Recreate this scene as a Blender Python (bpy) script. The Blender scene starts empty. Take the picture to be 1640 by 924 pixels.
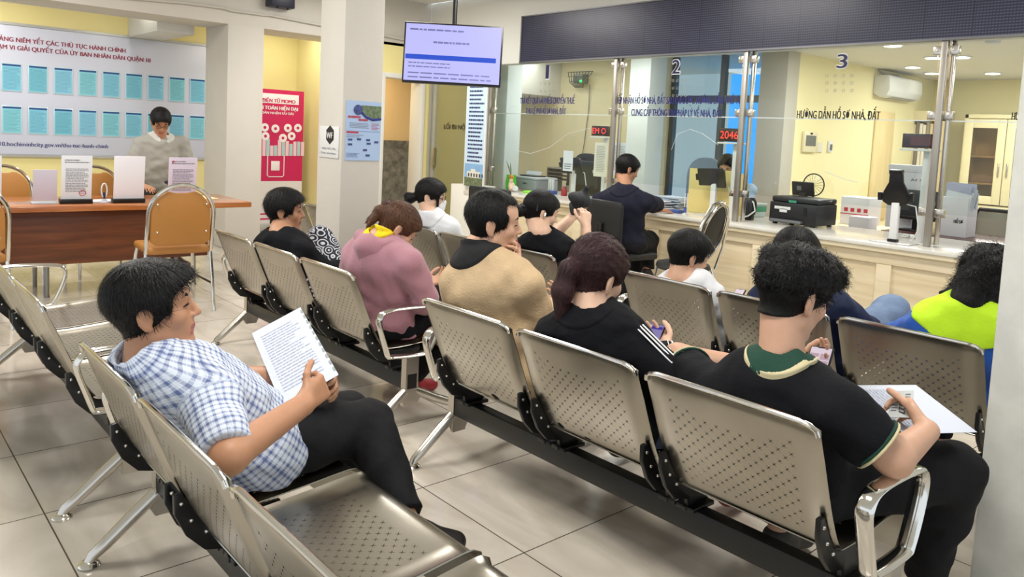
import bpy, bmesh, math, random
import numpy as np
from mathutils import Vector, Matrix
C = bpy.context.scene.collection
sc = bpy.context.scene
PI = math.pi
rng = random.Random(7)

# ------------------------------------------------------------------ camera, world, lights, exposure
H = 1.41                                     # eye height of the photographer
F_PX, PPX, PPY = 1246.4, 820.0, 323.4        # focal length and principal point on a 1640 x 924 frame
RIGHT = Vector((0.65910572, 0.75046374, 0.04882449))
DOWN = Vector((0.09622972, -0.01977078, -0.99516278))
FWD = Vector((-0.74586828, 0.66061585, -0.08524795))
cam = bpy.data.cameras.new('camera')
camo = bpy.data.objects.new('camera', cam); C.objects.link(camo)
m3 = Matrix((RIGHT, -DOWN, -FWD)).transposed()
camo.matrix_world = Matrix.Translation((0, 0, H)) @ m3.to_4x4()
cam.sensor_width = 36.0; cam.lens = 36.0 * F_PX / 1640
cam.shift_y = (PPY - 462) / 1640
cam.clip_start = 0.05; cam.clip_end = 100
sc.camera = camo
sc.view_settings.view_transform = 'Standard'; sc.view_settings.look = 'None'
sc.view_settings.gamma = 1; sc.view_settings.use_curve_mapping = False
sc.view_settings.exposure = 0.28
sc.cycles.max_bounces = 6; sc.cycles.diffuse_bounces = 3; sc.cycles.glossy_bounces = 4
sc.cycles.transparent_max_bounces = 12; sc.cycles.sample_clamp_indirect = 6
sc.cycles.use_denoising = True
W = bpy.data.worlds.new('daylight'); sc.world = W; W.use_nodes = True
bg = W.node_tree.nodes['Background']
bg.inputs[0].default_value = (0.86, 0.93, 1.0, 1); bg.inputs[1].default_value = 0.95

def area(name, loc, sx, sy, power, rot=(0, 0, 0), col=(1, 0.97, 0.92)):
    l = bpy.data.lights.new(name, 'AREA'); l.shape = 'RECTANGLE'; l.size = sx; l.size_y = sy
    l.energy = power; l.color = col
    o = bpy.data.objects.new(name, l); C.objects.link(o); o.location = loc; o.rotation_euler = rot
    return o
for i, (x, y) in enumerate(((-1.2, 0.9), (-4.2, 0.9), (-6.9, 0.9), (-1.2, 4.0), (-4.2, 4.3), (-6.9, 4.4))):
    area('hall_ceiling_lamp', (x, y, 2.98), 1.2, 0.6, 44)
for (x, y, p) in ((-9.3, 1.2, 12), (-9.3, 2.9, 12), (-9.4, 4.4, 9)):
    area('bay_ceiling_lamp', (x, y, 2.72), 0.5, 0.5, p)
for (x, y, p) in ((-3.6, 8.3, 42), (-3.4, 11.3, 46), (-6.6, 7.2, 22), (-8.2, 7.4, 14), (-1.0, 9.5, 36)):  # leftmost one is added to brighten the office behind window one
    area('office_lamp_and_fill', (x, y, 2.56), 0.9, 0.9, p)
area('corridor_lamp', (-9.4, 5.6, 2.3), 0.5, 0.5, 9, col=(1, 0.85, 0.6))

def ray(px, py):
    return RIGHT * ((px - PPX) / F_PX) + DOWN * ((py - PPY) / F_PX) + FWD
def at(px, py, Y):
    d = ray(px, py); t = Y / d.y; return Vector((d.x * t, Y, H + d.z * t))
def atx(px, py, X):
    d = ray(px, py); t = X / d.x; return Vector((X, d.y * t, H + d.z * t))
def atz(px, py, Z):
    d = ray(px, py); t = (Z - H) / d.z; return Vector((d.x * t, d.y * t, Z))

# ------------------------------------------------------------------ materials
MATS = {}
def lin(c):
    return tuple(((v / 255) / 12.92 if v <= 10 else ((v / 255 + .055) / 1.055) ** 2.4) for v in c)
def mat(name, rgb, rough=0.5, metal=0.0, spec=0.5, bump=0.0, bscale=60.0, var=0.0, vscale=6.0, emit=0.0, alpha=1.0, trans=0.0,
        coat=0.0, sheen=0.0, stretch=None, sss=0.0):
    if name in MATS: return MATS[name]
    m = bpy.data.materials.new(name); m.use_nodes = True; MATS[name] = m
    nt = m.node_tree; b = nt.nodes['Principled BSDF']
    col = lin(rgb) + (1,)
    b.inputs['Base Color'].default_value = col; b.inputs['Roughness'].default_value = rough
    b.inputs['Metallic'].default_value = metal; b.inputs['Specular IOR Level'].default_value = spec
    if coat: b.inputs['Coat Weight'].default_value = coat; b.inputs['Coat Roughness'].default_value = .08
    if sheen: b.inputs['Sheen Weight'].default_value = sheen
    if trans: b.inputs['Transmission Weight'].default_value = trans
    if alpha < 1: b.inputs['Alpha'].default_value = alpha
    if sss:
        b.inputs['Subsurface Weight'].default_value = sss; b.inputs['Subsurface Radius'].default_value = (.012, .005, .003)
        b.inputs['Subsurface Scale'].default_value = 1.0
    if emit:
        b.inputs['Emission Color'].default_value = col; b.inputs['Emission Strength'].default_value = emit
        col = tuple(c * .12 for c in col[:3]) + (1,); b.inputs['Base Color'].default_value = col
    if bump or var:
        tc = nt.nodes.new('ShaderNodeTexCoord'); mp = nt.nodes.new('ShaderNodeMapping')
        nt.links.new(tc.outputs['Object'], mp.inputs[0])
        if stretch: mp.inputs['Scale'].default_value = stretch
        if var:
            n = nt.nodes.new('ShaderNodeTexNoise'); n.inputs['Scale'].default_value = vscale; n.inputs['Detail'].default_value = 4
            nt.links.new(mp.outputs[0], n.inputs['Vector'])
            r = nt.nodes.new('ShaderNodeValToRGB'); e = r.color_ramp.elements
            e[0].position = .3; e[1].position = .7
            e[0].color = tuple(c * (1 - var) for c in col[:3]) + (1,); e[1].color = tuple(min(1, c * (1 + var * .6)) for c in col[:3]) + (1,)
            nt.links.new(n.outputs['Fac'], r.inputs[0]); nt.links.new(r.outputs[0], b.inputs['Base Color'])
        if bump:
            n2 = nt.nodes.new('ShaderNodeTexNoise'); n2.inputs['Scale'].default_value = bscale; n2.inputs['Detail'].default_value = 3
            nt.links.new(mp.outputs[0], n2.inputs['Vector'])
            bp = nt.nodes.new('ShaderNodeBump'); bp.inputs['Strength'].default_value = bump; bp.inputs['Distance'].default_value = .01
            nt.links.new(n2.outputs['Fac'], bp.inputs['Height']); nt.links.new(bp.outputs[0], b.inputs['Normal'])
    return m
def N(m, typ, **kw):
    n = m.node_tree.nodes.new(typ)
    for k, v in kw.items(): setattr(n, k, v)
    return n
def L(m, a, b): m.node_tree.links.new(a, b)

def tile_floor():
    m = mat('floor_tile', (196, 187, 172), .16, spec=.5); b = m.node_tree.nodes['Principled BSDF']
    tc = N(m, 'ShaderNodeTexCoord'); sp = N(m, 'ShaderNodeSeparateXYZ'); L(m, tc.outputs['Object'], sp.inputs[0])
    def line(out, off, size):
        a = N(m, 'ShaderNodeMath', operation='SUBTRACT'); L(m, out, a.inputs[0]); a.inputs[1].default_value = off
        d = N(m, 'ShaderNodeMath', operation='DIVIDE'); L(m, a.outputs[0], d.inputs[0]); d.inputs[1].default_value = size
        f = N(m, 'ShaderNodeMath', operation='PINGPONG'); L(m, d.outputs[0], f.inputs[0]); f.inputs[1].default_value = .5
        l = N(m, 'ShaderNodeMath', operation='LESS_THAN'); L(m, f.outputs[0], l.inputs[0]); l.inputs[1].default_value = .0042
        fl = N(m, 'ShaderNodeMath', operation='FLOOR'); L(m, d.outputs[0], fl.inputs[0])
        return l, fl
    lx, fx = line(sp.outputs[0], -1.8314, .6); ly, fy = line(sp.outputs[1], 1.7546, .6)
    mx = N(m, 'ShaderNodeMath', operation='MAXIMUM'); L(m, lx.outputs[0], mx.inputs[0]); L(m, ly.outputs[0], mx.inputs[1])
    cb = N(m, 'ShaderNodeCombineXYZ'); L(m, fx.outputs[0], cb.inputs[0]); L(m, fy.outputs[0], cb.inputs[1])
    wn = N(m, 'ShaderNodeTexWhiteNoise', noise_dimensions='3D'); L(m, cb.outputs[0], wn.inputs['Vector'])
    ad = N(m, 'ShaderNodeVectorMath', operation='MULTIPLY_ADD'); L(m, wn.outputs['Color'], ad.inputs[0]); ad.inputs[1].default_value = (9, 9, 9)
    L(m, tc.outputs['Object'], ad.inputs[2])
    mp = N(m, 'ShaderNodeMapping'); mp.inputs['Rotation'].default_value = (0, 0, .5); mp.inputs['Scale'].default_value = (1, 3.2, 1); L(m, ad.outputs[0], mp.inputs[0])
    no = N(m, 'ShaderNodeTexNoise'); no.inputs['Scale'].default_value = 1.6; no.inputs['Detail'].default_value = 6; no.inputs['Distortion'].default_value = 1.3
    L(m, mp.outputs[0], no.inputs['Vector'])
    r = N(m, 'ShaderNodeValToRGB'); e = r.color_ramp.elements
    e[0].position = .3; e[0].color = lin((192, 182, 167)) + (1,); e[1].position = .72; e[1].color = lin((222, 214, 202)) + (1,)
    L(m, no.outputs['Fac'], r.inputs[0])
    mix = N(m, 'ShaderNodeMix', data_type='RGBA'); L(m, mx.outputs[0], mix.inputs[0]); L(m, r.outputs[0], mix.inputs[6])
    mix.inputs[7].default_value = lin((92, 84, 72)) + (1,)
    L(m, mix.outputs[2], b.inputs['Base Color'])
    return m

def wood(name, c0, c1, rough=.35, axis=1, scale=3.0, coat=0.0):
    m = mat(name, c0, rough, coat=coat); b = m.node_tree.nodes['Principled BSDF']
    tc = N(m, 'ShaderNodeTexCoord'); mp = N(m, 'ShaderNodeMapping'); s = [9, 9, 9]; s[axis] = .7
    mp.inputs['Scale'].default_value = s; L(m, tc.outputs['Object'], mp.inputs[0])
    no = N(m, 'ShaderNodeTexNoise'); no.inputs['Scale'].default_value = scale; no.inputs['Detail'].default_value = 5; no.inputs['Distortion'].default_value = .6
    L(m, mp.outputs[0], no.inputs['Vector'])
    r = N(m, 'ShaderNodeValToRGB'); e = r.color_ramp.elements; e[0].position = .32; e[1].position = .68
    e[0].color = lin(c0) + (1,); e[1].color = lin(c1) + (1,)
    L(m, no.outputs['Fac'], r.inputs[0]); L(m, r.outputs[0], b.inputs['Base Color'])
    return m
def glass(name, tint=(246, 250, 249), rough=.02):
    if name in MATS: return MATS[name]
    m = mat(name, tint, .02); nt = m.node_tree; b = nt.nodes['Principled BSDF']; out = nt.nodes['Material Output']
    tr = N(m, 'ShaderNodeBsdfTransparent'); tr.inputs[0].default_value = lin(tint) + (1,)
    gl = N(m, 'ShaderNodeBsdfGlossy'); gl.inputs['Roughness'].default_value = rough; gl.inputs['Color'].default_value = (1, 1, 1, 1)
    lw = N(m, 'ShaderNodeFresnel'); lw.inputs[0].default_value = 1.5
    ge = N(m, 'ShaderNodeNewGeometry'); iv = N(m, 'ShaderNodeMath', operation='SUBTRACT'); iv.inputs[0].default_value = 1; L(m, ge.outputs['Backfacing'], iv.inputs[1])
    ml = N(m, 'ShaderNodeMath', operation='MULTIPLY'); L(m, lw.outputs[0], ml.inputs[0]); L(m, iv.outputs[0], ml.inputs[1])
    mx = N(m, 'ShaderNodeMixShader'); L(m, ml.outputs[0], mx.inputs[0]); L(m, tr.outputs[0], mx.inputs[1]); L(m, gl.outputs[0], mx.inputs[2])
    L(m, mx.outputs[0], out.inputs[0]); nt.nodes.remove(b)
    return m
STEEL = mat('perforated_steel', (178, 173, 161), .27, metal=1, bump=.05, bscale=9, var=.1, vscale=5)
CHROME = mat('polished_chrome', (222, 220, 214), .12, metal=1)
STAIN = mat('stainless_tube', (205, 200, 192), .25, metal=1)
POST = mat('brushed_post_steel', (172, 168, 160), .4, metal=.9)
BLACKP = mat('black_plastic', (16, 16, 18), .35)
BEAMM = mat('charcoal_steel', (30, 32, 33), .38)
WHITEP = mat('white_plastic', (228, 228, 226), .4)
PAPER = mat('white_paper', (232, 234, 240), .7)
INK = mat('grey_ink', (120, 122, 130), .8)
NAVYINK = mat('navy_letters', (36, 36, 110), .5)
BLACKINK = mat('black_letters', (22, 22, 30), .5)
GLASS = glass('clear_glass')
PLASTER = mat('painted_plaster', (214, 208, 198), .75, bump=.12, bscale=25, var=.03, vscale=3)
YELLOW = mat('yellow_paint', (243, 229, 160), .7)
WHITEPAINT = mat('white_paint', (226, 224, 216), .7)

# ------------------------------------------------------------------ mesh builder
ORG = {}
class MB:
    def __init__(s, M=None): s.v = []; s.f = []; s.mi = []; s.M = M; s.cur = 0
    def add(s, vs, fs):
        o = len(s.v)
        for v in vs:
            v = Vector(v); s.v.append(s.M @ v if s.M else v)
        for f in fs: s.f.append([i + o for i in f]); s.mi.append(s.cur)
        return s
    def box(s, x0, x1, y0, y1, z0, z1):
        return s.add([(x, y, z) for x in (x0, x1) for y in (y0, y1) for z in (z0, z1)],
                     [(0, 1, 3, 2), (4, 6, 7, 5), (0, 4, 5, 1), (2, 3, 7, 6), (0, 2, 6, 4), (1, 5, 7, 3)])
    def bar(s, a, b, w, h, up=(0, 0, 1)):
        a = Vector(a); b = Vector(b); d = (b - a).normalized(); u = Vector(up)
        sd = d.cross(u)
        if sd.length < 1e-4: sd = d.cross(Vector((1, 0, 0)))
        sd.normalize(); u = sd.cross(d).normalized(); vs = []
        for p in (a, b):
            for i, j in ((-1, -1), (1, -1), (1, 1), (-1, 1)): vs.append(p + sd * (i * w / 2) + u * (j * h / 2))
        return s.add(vs, [(0, 3, 2, 1), (4, 5, 6, 7)] + [(i, (i + 1) % 4, (i + 1) % 4 + 4, i + 4) for i in range(4)])
    def tube(s, pts, r, n=10, closed=False, flat=None, up=(0, 0, 1)):
        pts = [Vector(p) for p in pts]; m = len(pts); rs = r if isinstance(r, (list, tuple)) else [r] * m
        vs = []; pu = None
        for i, p in enumerate(pts):
            t = (pts[(i + 1) % m] - pts[i - 1]) if closed else (pts[min(i + 1, m - 1)] - pts[max(i - 1, 0)])
            t.normalize()
            if pu is None:
                u = Vector(up) - t * Vector(up).dot(t)
                if u.length < 1e-3: u = Vector((1, 0, 0)) - t * t.x
            else: u = pu - t * pu.dot(t)
            u.normalize(); pu = u; w = t.cross(u)
            fu, fw = flat or (1, 1)
            for k in range(n):
                a = 2 * PI * k / n; vs.append(p + u * (math.cos(a) * rs[i] * fu) + w * (math.sin(a) * rs[i] * fw))
        fs = []
        for i in range(m if closed else m - 1):
            j = (i + 1) % m
            for k in range(n): fs.append((i * n + k, i * n + (k + 1) % n, j * n + (k + 1) % n, j * n + k))
        if not closed: fs += [tuple(reversed(range(n))), tuple(range((m - 1) * n, m * n))]
        return s.add(vs, fs)
    def lathe(s, c, prof, n=20, axis='z'):
        c = Vector(c); vs = []
        for (r, h) in prof:
            for k in range(n):
                a = 2 * PI * k / n; x, y = r * math.cos(a), r * math.sin(a)
                vs.append(c + Vector({'z': (x, y, h), 'y': (x, h, y), 'x': (h, x, y)}[axis]))
        m = len(prof)
        fs = [(i * n + k, i * n + (k + 1) % n, (i + 1) * n + (k + 1) % n, (i + 1) * n + k) for i in range(m - 1) for k in range(n)]
        fs += [tuple(reversed(range(n))), tuple(range((m - 1) * n, m * n))]
        return s.add(vs, fs)
    def prism(s, poly, d, o=(0, 0, 0), ax=((1, 0, 0), (0, 0, 1)), ext=(0, 1, 0)):
        o = Vector(o); a, b, e = Vector(ax[0]), Vector(ax[1]), Vector(ext) * d; n = len(poly)
        vs = [o + a * p[0] + b * p[1] for p in poly] + [o + a * p[0] + b * p[1] + e for p in poly]
        return s.add(vs, [tuple(reversed(range(n))), tuple(range(n, 2 * n))] + [(i, (i + 1) % n, (i + 1) % n + n, i + n) for i in range(n)])
    def sph(s, c, r, n=14, m=9):
        c = Vector(c); r = r if isinstance(r, (tuple, list)) else (r, r, r)
        vs = [c + Vector((0, 0, -r[2]))]
        for i in range(1, m):
            a = PI * i / m
            for k in range(n):
                b = 2 * PI * k / n; vs.append(c + Vector((r[0] * math.sin(a) * math.cos(b), r[1] * math.sin(a) * math.sin(b), -r[2] * math.cos(a))))
        vs.append(c + Vector((0, 0, r[2]))); e = len(vs) - 1
        fs = [(0, 1 + (k + 1) % n, 1 + k) for k in range(n)]
        fs += [(1 + i * n + k, 1 + i * n + (k + 1) % n, 1 + (i + 1) * n + (k + 1) % n, 1 + (i + 1) * n + k) for i in range(m - 2) for k in range(n)]
        fs += [(e, 1 + (m - 2) * n + k, 1 + (m - 2) * n + (k + 1) % n) for k in range(n)]
        return s.add(vs, fs)
    def quad(s, a, b, c, d): return s.add([a, b, c, d], [(0, 1, 2, 3)])
    def build(s, name, m, parent=None, bevel=0, seg=2, ang=35, solid=0, merge=False, kind=None):
        me = bpy.data.meshes.new(name); o0 = ORG.get(parent.name, Vector((0, 0, 0))) if parent else Vector((0, 0, 0))
        me.from_pydata([tuple(v - o0) for v in s.v], [], s.f)
        for mm in (m if isinstance(m, (list, tuple)) else [m]): me.materials.append(mm)
        bm = bmesh.new(); bm.from_mesh(me)
        for f, i in zip(bm.faces, s.mi): f.material_index = i
        if merge: bmesh.ops.remove_doubles(bm, verts=bm.verts, dist=1e-5)
        bmesh.ops.recalc_face_normals(bm, faces=bm.faces)
        if solid: bmesh.ops.solidify(bm, geom=bm.faces[:], thickness=solid)
        if bevel:
            es = [e for e in bm.edges if len(e.link_faces) == 2 and e.calc_face_angle(0) > .5]
            bmesh.ops.bevel(bm, geom=es, offset=bevel, segments=seg, profile=.5, affect='EDGES', clamp_overlap=True)
        lim = math.radians(ang)
        for f in bm.faces: f.smooth = True
        for e in bm.edges:
            if len(e.link_faces) == 2 and e.calc_face_angle(0) > lim: e.smooth = False
        bm.to_mesh(me); bm.free()
        o = bpy.data.objects.new(name, me); C.objects.link(o)
        if parent: o.parent = parent; ORG[o.name] = o0
        if kind: o['kind'] = kind
        return o
def bx(*a): return MB().box(*a)
def thing(name, label, cat, loc=(0, 0, 0), group=None, world=True):
    o = bpy.data.objects.new(name, None); C.objects.link(o); o.location = loc; o.empty_display_size = .1
    o['label'] = label; o['category'] = cat
    if group: o['group'] = group
    ORG[o.name] = Vector(loc) if world else Vector((0, 0, 0))
    return o
def tag(o, label, cat, group=None):
    o['label'] = label; o['category'] = cat
    if group: o['group'] = group
    return o
def struct(name, mb, m, bevel=0, parent=None):
    o = mb.build(name, m, parent, bevel)
    if not parent: o['kind'] = 'structure'
    return o
def copy_tree(o, parent=None):
    c = o.copy(); C.objects.link(c)
    if parent: c.parent = parent
    ORG[c.name] = ORG.get(o.name, Vector((0, 0, 0)))
    for ch in list(o.children): copy_tree(ch, c)
    return c
def frame(o, x, z):
    """4x4 from an origin, a right vector and an up vector; local y points away from the viewer of the face."""
    x = Vector(x).normalized(); z = Vector(z); z = (z - x * z.dot(x)).normalized(); y = z.cross(x)
    m = Matrix((x, y, z)).transposed().to_4x4(); m.translation = Vector(o); return m
def text(name, s, M, h, w=None, m=None, parent=None, depth=.001, bold=0.0, align='LEFT', label=None, ring=False):
    """lettering: baseline origin at M, reading along local x, facing local -y; fitted to width w"""
    cu = bpy.data.curves.new(name, 'FONT'); cu.body = s; cu.size = 1; cu.extrude = 0.0; cu.offset = 0
    ob = bpy.data.objects.new(name + '_curve', cu)
    C.objects.link(ob); dg = bpy.context.evaluated_depsgraph_get()
    me = bpy.data.meshes.new_from_object(ob.evaluated_get(dg)); bpy.data.objects.remove(ob)
    n = len(me.vertices); co = np.empty(n * 3); me.vertices.foreach_get('co', co); co = co.reshape(-1, 3)
    x0, x1 = co[:, 0].min(), co[:, 0].max(); sy = h / .73; sx = (w / (x1 - x0)) if w else sy
    off = {'LEFT': x0, 'CENTER': (x0 + x1) / 2}[align]
    o0 = ORG.get(parent.name, Vector()) if parent else Vector()
    faces0 = [list(p.vertices) for p in me.polygons]; faces = []; vs = []
    e_ = bold * h * 2.2
    sh_ = [(0, 0)] if not bold else ([(-e_, 0), (0, 0), (e_, 0)] if not ring else [(e_ * math.cos(q), e_ * math.sin(q)) for q in np.arange(0, 2 * PI, PI / 5)])
    for q, (dx_, dz_) in enumerate(sh_):
        k0 = len(vs); vs += [M @ Vector(((p[0] - off) * sx + dx_, -depth - q * .00015, p[1] * sy + dz_)) - o0 for p in co]; faces += [[i + k0 for i in f] for f in faces0]
    me2 = bpy.data.meshes.new(name); me2.from_pydata(vs, [], faces); me2.materials.append(m)
    bpy.data.meshes.remove(me); bpy.data.curves.remove(cu)
    o = bpy.data.objects.new(name, me2); C.objects.link(o)
    if parent: o.parent = parent; ORG[o.name] = o0
    if label: o['label'] = label
    return o
def lines(M, x0, x1, z0, z1, n, seed=0, fill=.45, short=.25):
    """rows of small print as thin flat bars facing local -y"""
    r = random.Random(seed); mb = MB(M); dz = (z0 - z1) / n
    for i in range(n):
        z = z0 - (i + .5) * dz; xe = x1 - (x1 - x0) * (r.random() * short if r.random() < .5 else 0); x = x0
        while x < xe - .001:
            wd = min((x1 - x0) * r.uniform(.05, .16), xe - x)
            mb.quad((x, -.0008, z - dz * fill / 2), (x + wd, -.0008, z - dz * fill / 2), (x + wd, -.0008, z + dz * fill / 2), (x, -.0008, z + dz * fill / 2))
            x += wd + (x1 - x0) * .02
    return mb
# ------------------------------------------------------------------ the room
struct('floor', bx(-13, 4, -4, 15, -.1, 0), tile_floor())
struct('ceiling', bx(-8.5, 4, -4, 5.92, 3.05, 3.15), WHITEPAINT)
struct('ceiling_bay', bx(-11, -8.8, -4, 5.2, 2.8, 2.95), WHITEPAINT)
struct('ceiling_office', bx(-10, 4, 6.12, 13.5, 2.6, 2.7), WHITEPAINT)
WX = -10.2
struct('wall_west', bx(WX - .15, WX, -4, 4.98, 0, 2.95), YELLOW)
struct('wall_corner', bx(-10.35, -8.72, 4.93, 5.1, 0, 2.95), YELLOW)
wp = MB(); wp.box(-8.72, -8.5, 4.93, 5.28, 0, 2.5); wp.box(-8.72, -8.5, 5.86, 6.0, 0, 2.5); wp.box(-8.72, -8.5, 5.28, 5.86, 2.08, 2.5)
struct('wall_passage', wp, YELLOW)
fr = MB(); fr.box(-8.74, -8.47, 5.24, 5.29, 0, 2.12); fr.box(-8.74, -8.47, 5.85, 5.9, 0, 2.12); fr.box(-8.73, -8.475, 5.29, 5.85, 2.06, 2.12)
struct('door_1', fr, WHITEPAINT, .004)
struct('wall_corridor', bx(-9.9, -9.8, 5.1, 7.2, 0, 2.6), mat('orange_paint', (240, 205, 150), .7))
struct('wall_stone', bx(-9.79, -9.72, 5.9, 7.1, 0, 1.25), mat('stone_cladding', (120, 116, 106), .8, bump=.9, bscale=14, var=.5, vscale=12))
struct('ceiling_corridor', bx(-9.9, -8.75, 5.1, 7.2, 2.5, 2.6), WHITEPAINT)
# beams over the bay, columns
struct('trim_1', bx(-9.1, -8.5, -4, 5.95, 2.46, 3.06), PLASTER, .006)
struct('trim_2', bx(WX, -9.1, 2.75, 3.15, 2.36, 2.8), WHITEPAINT, .006)
struct('trim_3', bx(-9.16, -8.5, 3.30, 3.71, 0, 2.47), PLASTER, .012)
struct('trim_4', bx(-5.07, -4.725, 2.62, 2.93, 0, 3.06), PLASTER, .012)
struct('trim_5', bx(-.755, -.30, 2.635, 3.05, 0, 3.06), mat('worn_white_plaster', (226, 226, 218), .7, bump=.15, bscale=12, var=.12, vscale=9), .012)
struct('trim_11', bx(-10.3, -8.5, 5.95, 6.14, 2.46, 3.06), WHITEPAINT)
struct('trim_6', bx(-8.5, 4, 5.98, 6.14, 2.235, 3.06), WHITEPAINT)                # bulkhead that carries the light sign
# office behind the glass
OY = mat('office_cream', (246, 234, 182), .7)
struct('wall_office_left', bx(-10.2, -6.575, 8.4, 8.55, 0, 2.6), mat('office_beige', (214, 204, 168), .75))
struct('trim_7', bx(-6.85, -6.505, 8.05, 8.39, 0, 2.6), mat('office_white', (224, 232, 230), .6), .008)
struct('trim_8', bx(-7.72, -7.36, 6.35, 6.6, 0, 2.6), MATS['office_white'], .008)
struct('trim_9', bx(-10, -8.5, 6.9, 8.4, 2.02, 2.6), WHITEPAINT, .008)
struct('wall_partition', bx(-5.35, -5.0, 9.05, 13.3, 0, 2.6), OY)
struct('trim_10', bx(-5.36, -4.99, 8.78, 9.06, 0, 2.6), mat('grey_pilaster', (196, 190, 176), .7), .006)
struct('wall_back', bx(-5.4, 4, 13.3, 13.45, 0, 2.6), OY)
struct('wall_north', MB().box(-6.95, -6.81, 8.56, 9.0, 0, 2.6).box(-6.8, -5.37, 8.99, 9.1, 0, .35), MATS['office_beige'])
# window to the outside: dark frame, clear pane, glowing panels behind it
wn = MB(); x0, x1 = -6.81, -5.36
for x in (x0, -6.02, x1 - .05): wn.box(x, x + .07, 8.9, 8.98, .3, 2.6)
for z in (.3, 1.98): wn.box(x0, x1, 8.91, 8.975, z, z + .09)
w1 = struct('window_1', wn, mat('grey_window_frame', (84, 92, 98), .4))
pane = bx(x0, x1, 8.93, 8.94, .35, 2.6).build('pane', GLASS, w1)
mo = mat('street_glow_blue', (52, 160, 250), .6, emit=1.15)  # daylight outside is put into these colours as glow
mo2 = mat('street_glow_grey', (168, 186, 198), .6, emit=.8)
sky_b = tag(bx(-9.5, -5.4, 11.2, 11.3, 0, 3.2).build('building_outside', mo2), 'pale grey-blue building front, self-lit as daylight outside the office window', 'building')
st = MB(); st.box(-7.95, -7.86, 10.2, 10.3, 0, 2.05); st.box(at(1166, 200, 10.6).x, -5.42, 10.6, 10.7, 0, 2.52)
tag(st.build('blue_glow_panels', mo), 'self-lit blue panels added as bright daylight behind the office window', 'panel')

# ------------------------------------------------------------------ light sign, glass partition, counter
led = mat('led_panel', (40, 42, 66), .32); b = led.node_tree.nodes['Principled BSDF']
tc = N(led, 'ShaderNodeTexCoord'); sp = N(led, 'ShaderNodeSeparateXYZ'); L(led, tc.outputs['Object'], sp.inputs[0])
def stripes(mt, out, period, duty):
    d = N(mt, 'ShaderNodeMath', operation='DIVIDE'); L(mt, out, d.inputs[0]); d.inputs[1].default_value = period
    f = N(mt, 'ShaderNodeMath', operation='FRACT'); L(mt, d.outputs[0], f.inputs[0])
    l = N(mt, 'ShaderNodeMath', operation='LESS_THAN'); L(mt, f.outputs[0], l.inputs[0]); l.inputs[1].default_value = duty
    return l
s1 = stripes(led, sp.outputs[2], .02, .4); s2 = stripes(led, sp.outputs[0], .02, .72)
s3 = stripes(led, sp.outputs[0], .32, .012)
mm = N(led, 'ShaderNodeMath', operation='MULTIPLY'); L(led, s1.outputs[0], mm.inputs[0]); L(led, s2.outputs[0], mm.inputs[1])
mx = N(led, 'ShaderNodeMix', data_type='RGBA'); L(led, mm.outputs[0], mx.inputs[0]); mx.inputs[6].default_value = lin((30, 32, 54)) + (1,); mx.inputs[7].default_value = lin((72, 74, 100)) + (1,)
mx2 = N(led, 'ShaderNodeMix', data_type='RGBA'); L(led, s3.outputs[0], mx2.inputs[0]); L(led, mx.outputs[2], mx2.inputs[6]); mx2.inputs[7].default_value = lin((18, 18, 30)) + (1,)
L(led, mx2.outputs[2], b.inputs['Base Color'])
t = thing('light_sign', 'long dark unlit display board hung above the counter windows', 'sign', (-3.3, 5.94, 2.24))
bx(-6.66, 2.5, 5.93, 5.98, 2.24, 2.74).build('display_face', led, t)
fr = MB(); fr.box(-6.68, 2.5, 5.92, 5.985, 2.225, 2.24); fr.box(-6.68, 2.5, 5.92, 5.985, 2.74, 2.752); fr.box(-6.68, -6.66, 5.92, 5.985, 2.225, 2.752)
fr.build('frame', mat('grey_aluminium', (120, 120, 124), .4, metal=.8), t)

YG = 6.0
CT = .755
PX = [-7.22, -5.25, -3.78, -2.19]
post_lab = ['stainless double post at the far end beside the tall printed banner', 'stainless double post between windows one and two',
            'stainless double post between windows two and three', 'stainless double post right of window three']
for i, x in enumerate(PX):
    t = thing('glass_post', post_lab[i], 'post', (x, YG, CT), 'stainless posts of the glass partition')
    z0 = 0 if i == 0 else CT
    bx(x - .022, x + .022, YG - .06, YG - .02, z0, 2.235).build('front_tube', POST, t, .004)
    bx(x + .03, x + .056, YG - .005, YG + .03, z0, 2.235).build('rear_tube', STAIN, t, .004)
    for z in (2.16, 1.70, 1.0):
        for sg in (-1, 1):
            c = MB(); c.box(x + sg * .055 - .03, x + sg * .055 + .03, YG - .03, YG + .02, z - .03, z + .03); c.box(x + sg * .055 - .008, x + sg * .055 + .008, YG - .036, YG - .03, z - .008, z + .008)
            c.build('clamp', STAIN, t, .004)
GT = [(-7.16, -5.31), (-5.19, -3.84), (-3.72, -2.25), (-2.13, -.2)]
glab = ['tall glass window lettered 1 above the grey printer', 'glass window lettered 2 before the seated clerk', 'glass window lettered 3 before the air conditioner',
        'glass window beyond the third, its lettering cut by the white column']
panes = []
SEAM = 1.662
for i, (a, b2) in enumerate(GT):
    t = thing('glass_window', glab[i], 'glass partition', ((a + b2) / 2, YG, CT), 'glass panes of the service counter')
    bx(a, b2, YG - .005, YG + .005, SEAM + .003, 2.225).build('upper_pane', GLASS, t)
    bx(a, b2, YG - .005, YG + .005, 1.0 if i else .8, SEAM - .003).build('lower_pane', GLASS, t)
    bx(a, b2, YG - .007, YG + .007, SEAM - .004, SEAM + .004).build('seam_strip', mat('pale_seam', (214, 222, 220), .3), t)
    panes.append(t)
def onglass(px, py): p = at(px, py, YG - .012); return p
def glass_text(t, s, pa, pb, hpx, m, name='lettering', bold=.016):
    a, b2 = onglass(*pa), onglass(*pb); h = (onglass(pa[0], pa[1] - hpx) - a).z
    text(name, s, frame(a, (1, 0, 0), (0, 0, 1)), h, (b2 - a).x, m, t, bold=bold)
NUM = mat('navy_number', (26, 26, 70), .5)
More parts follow.
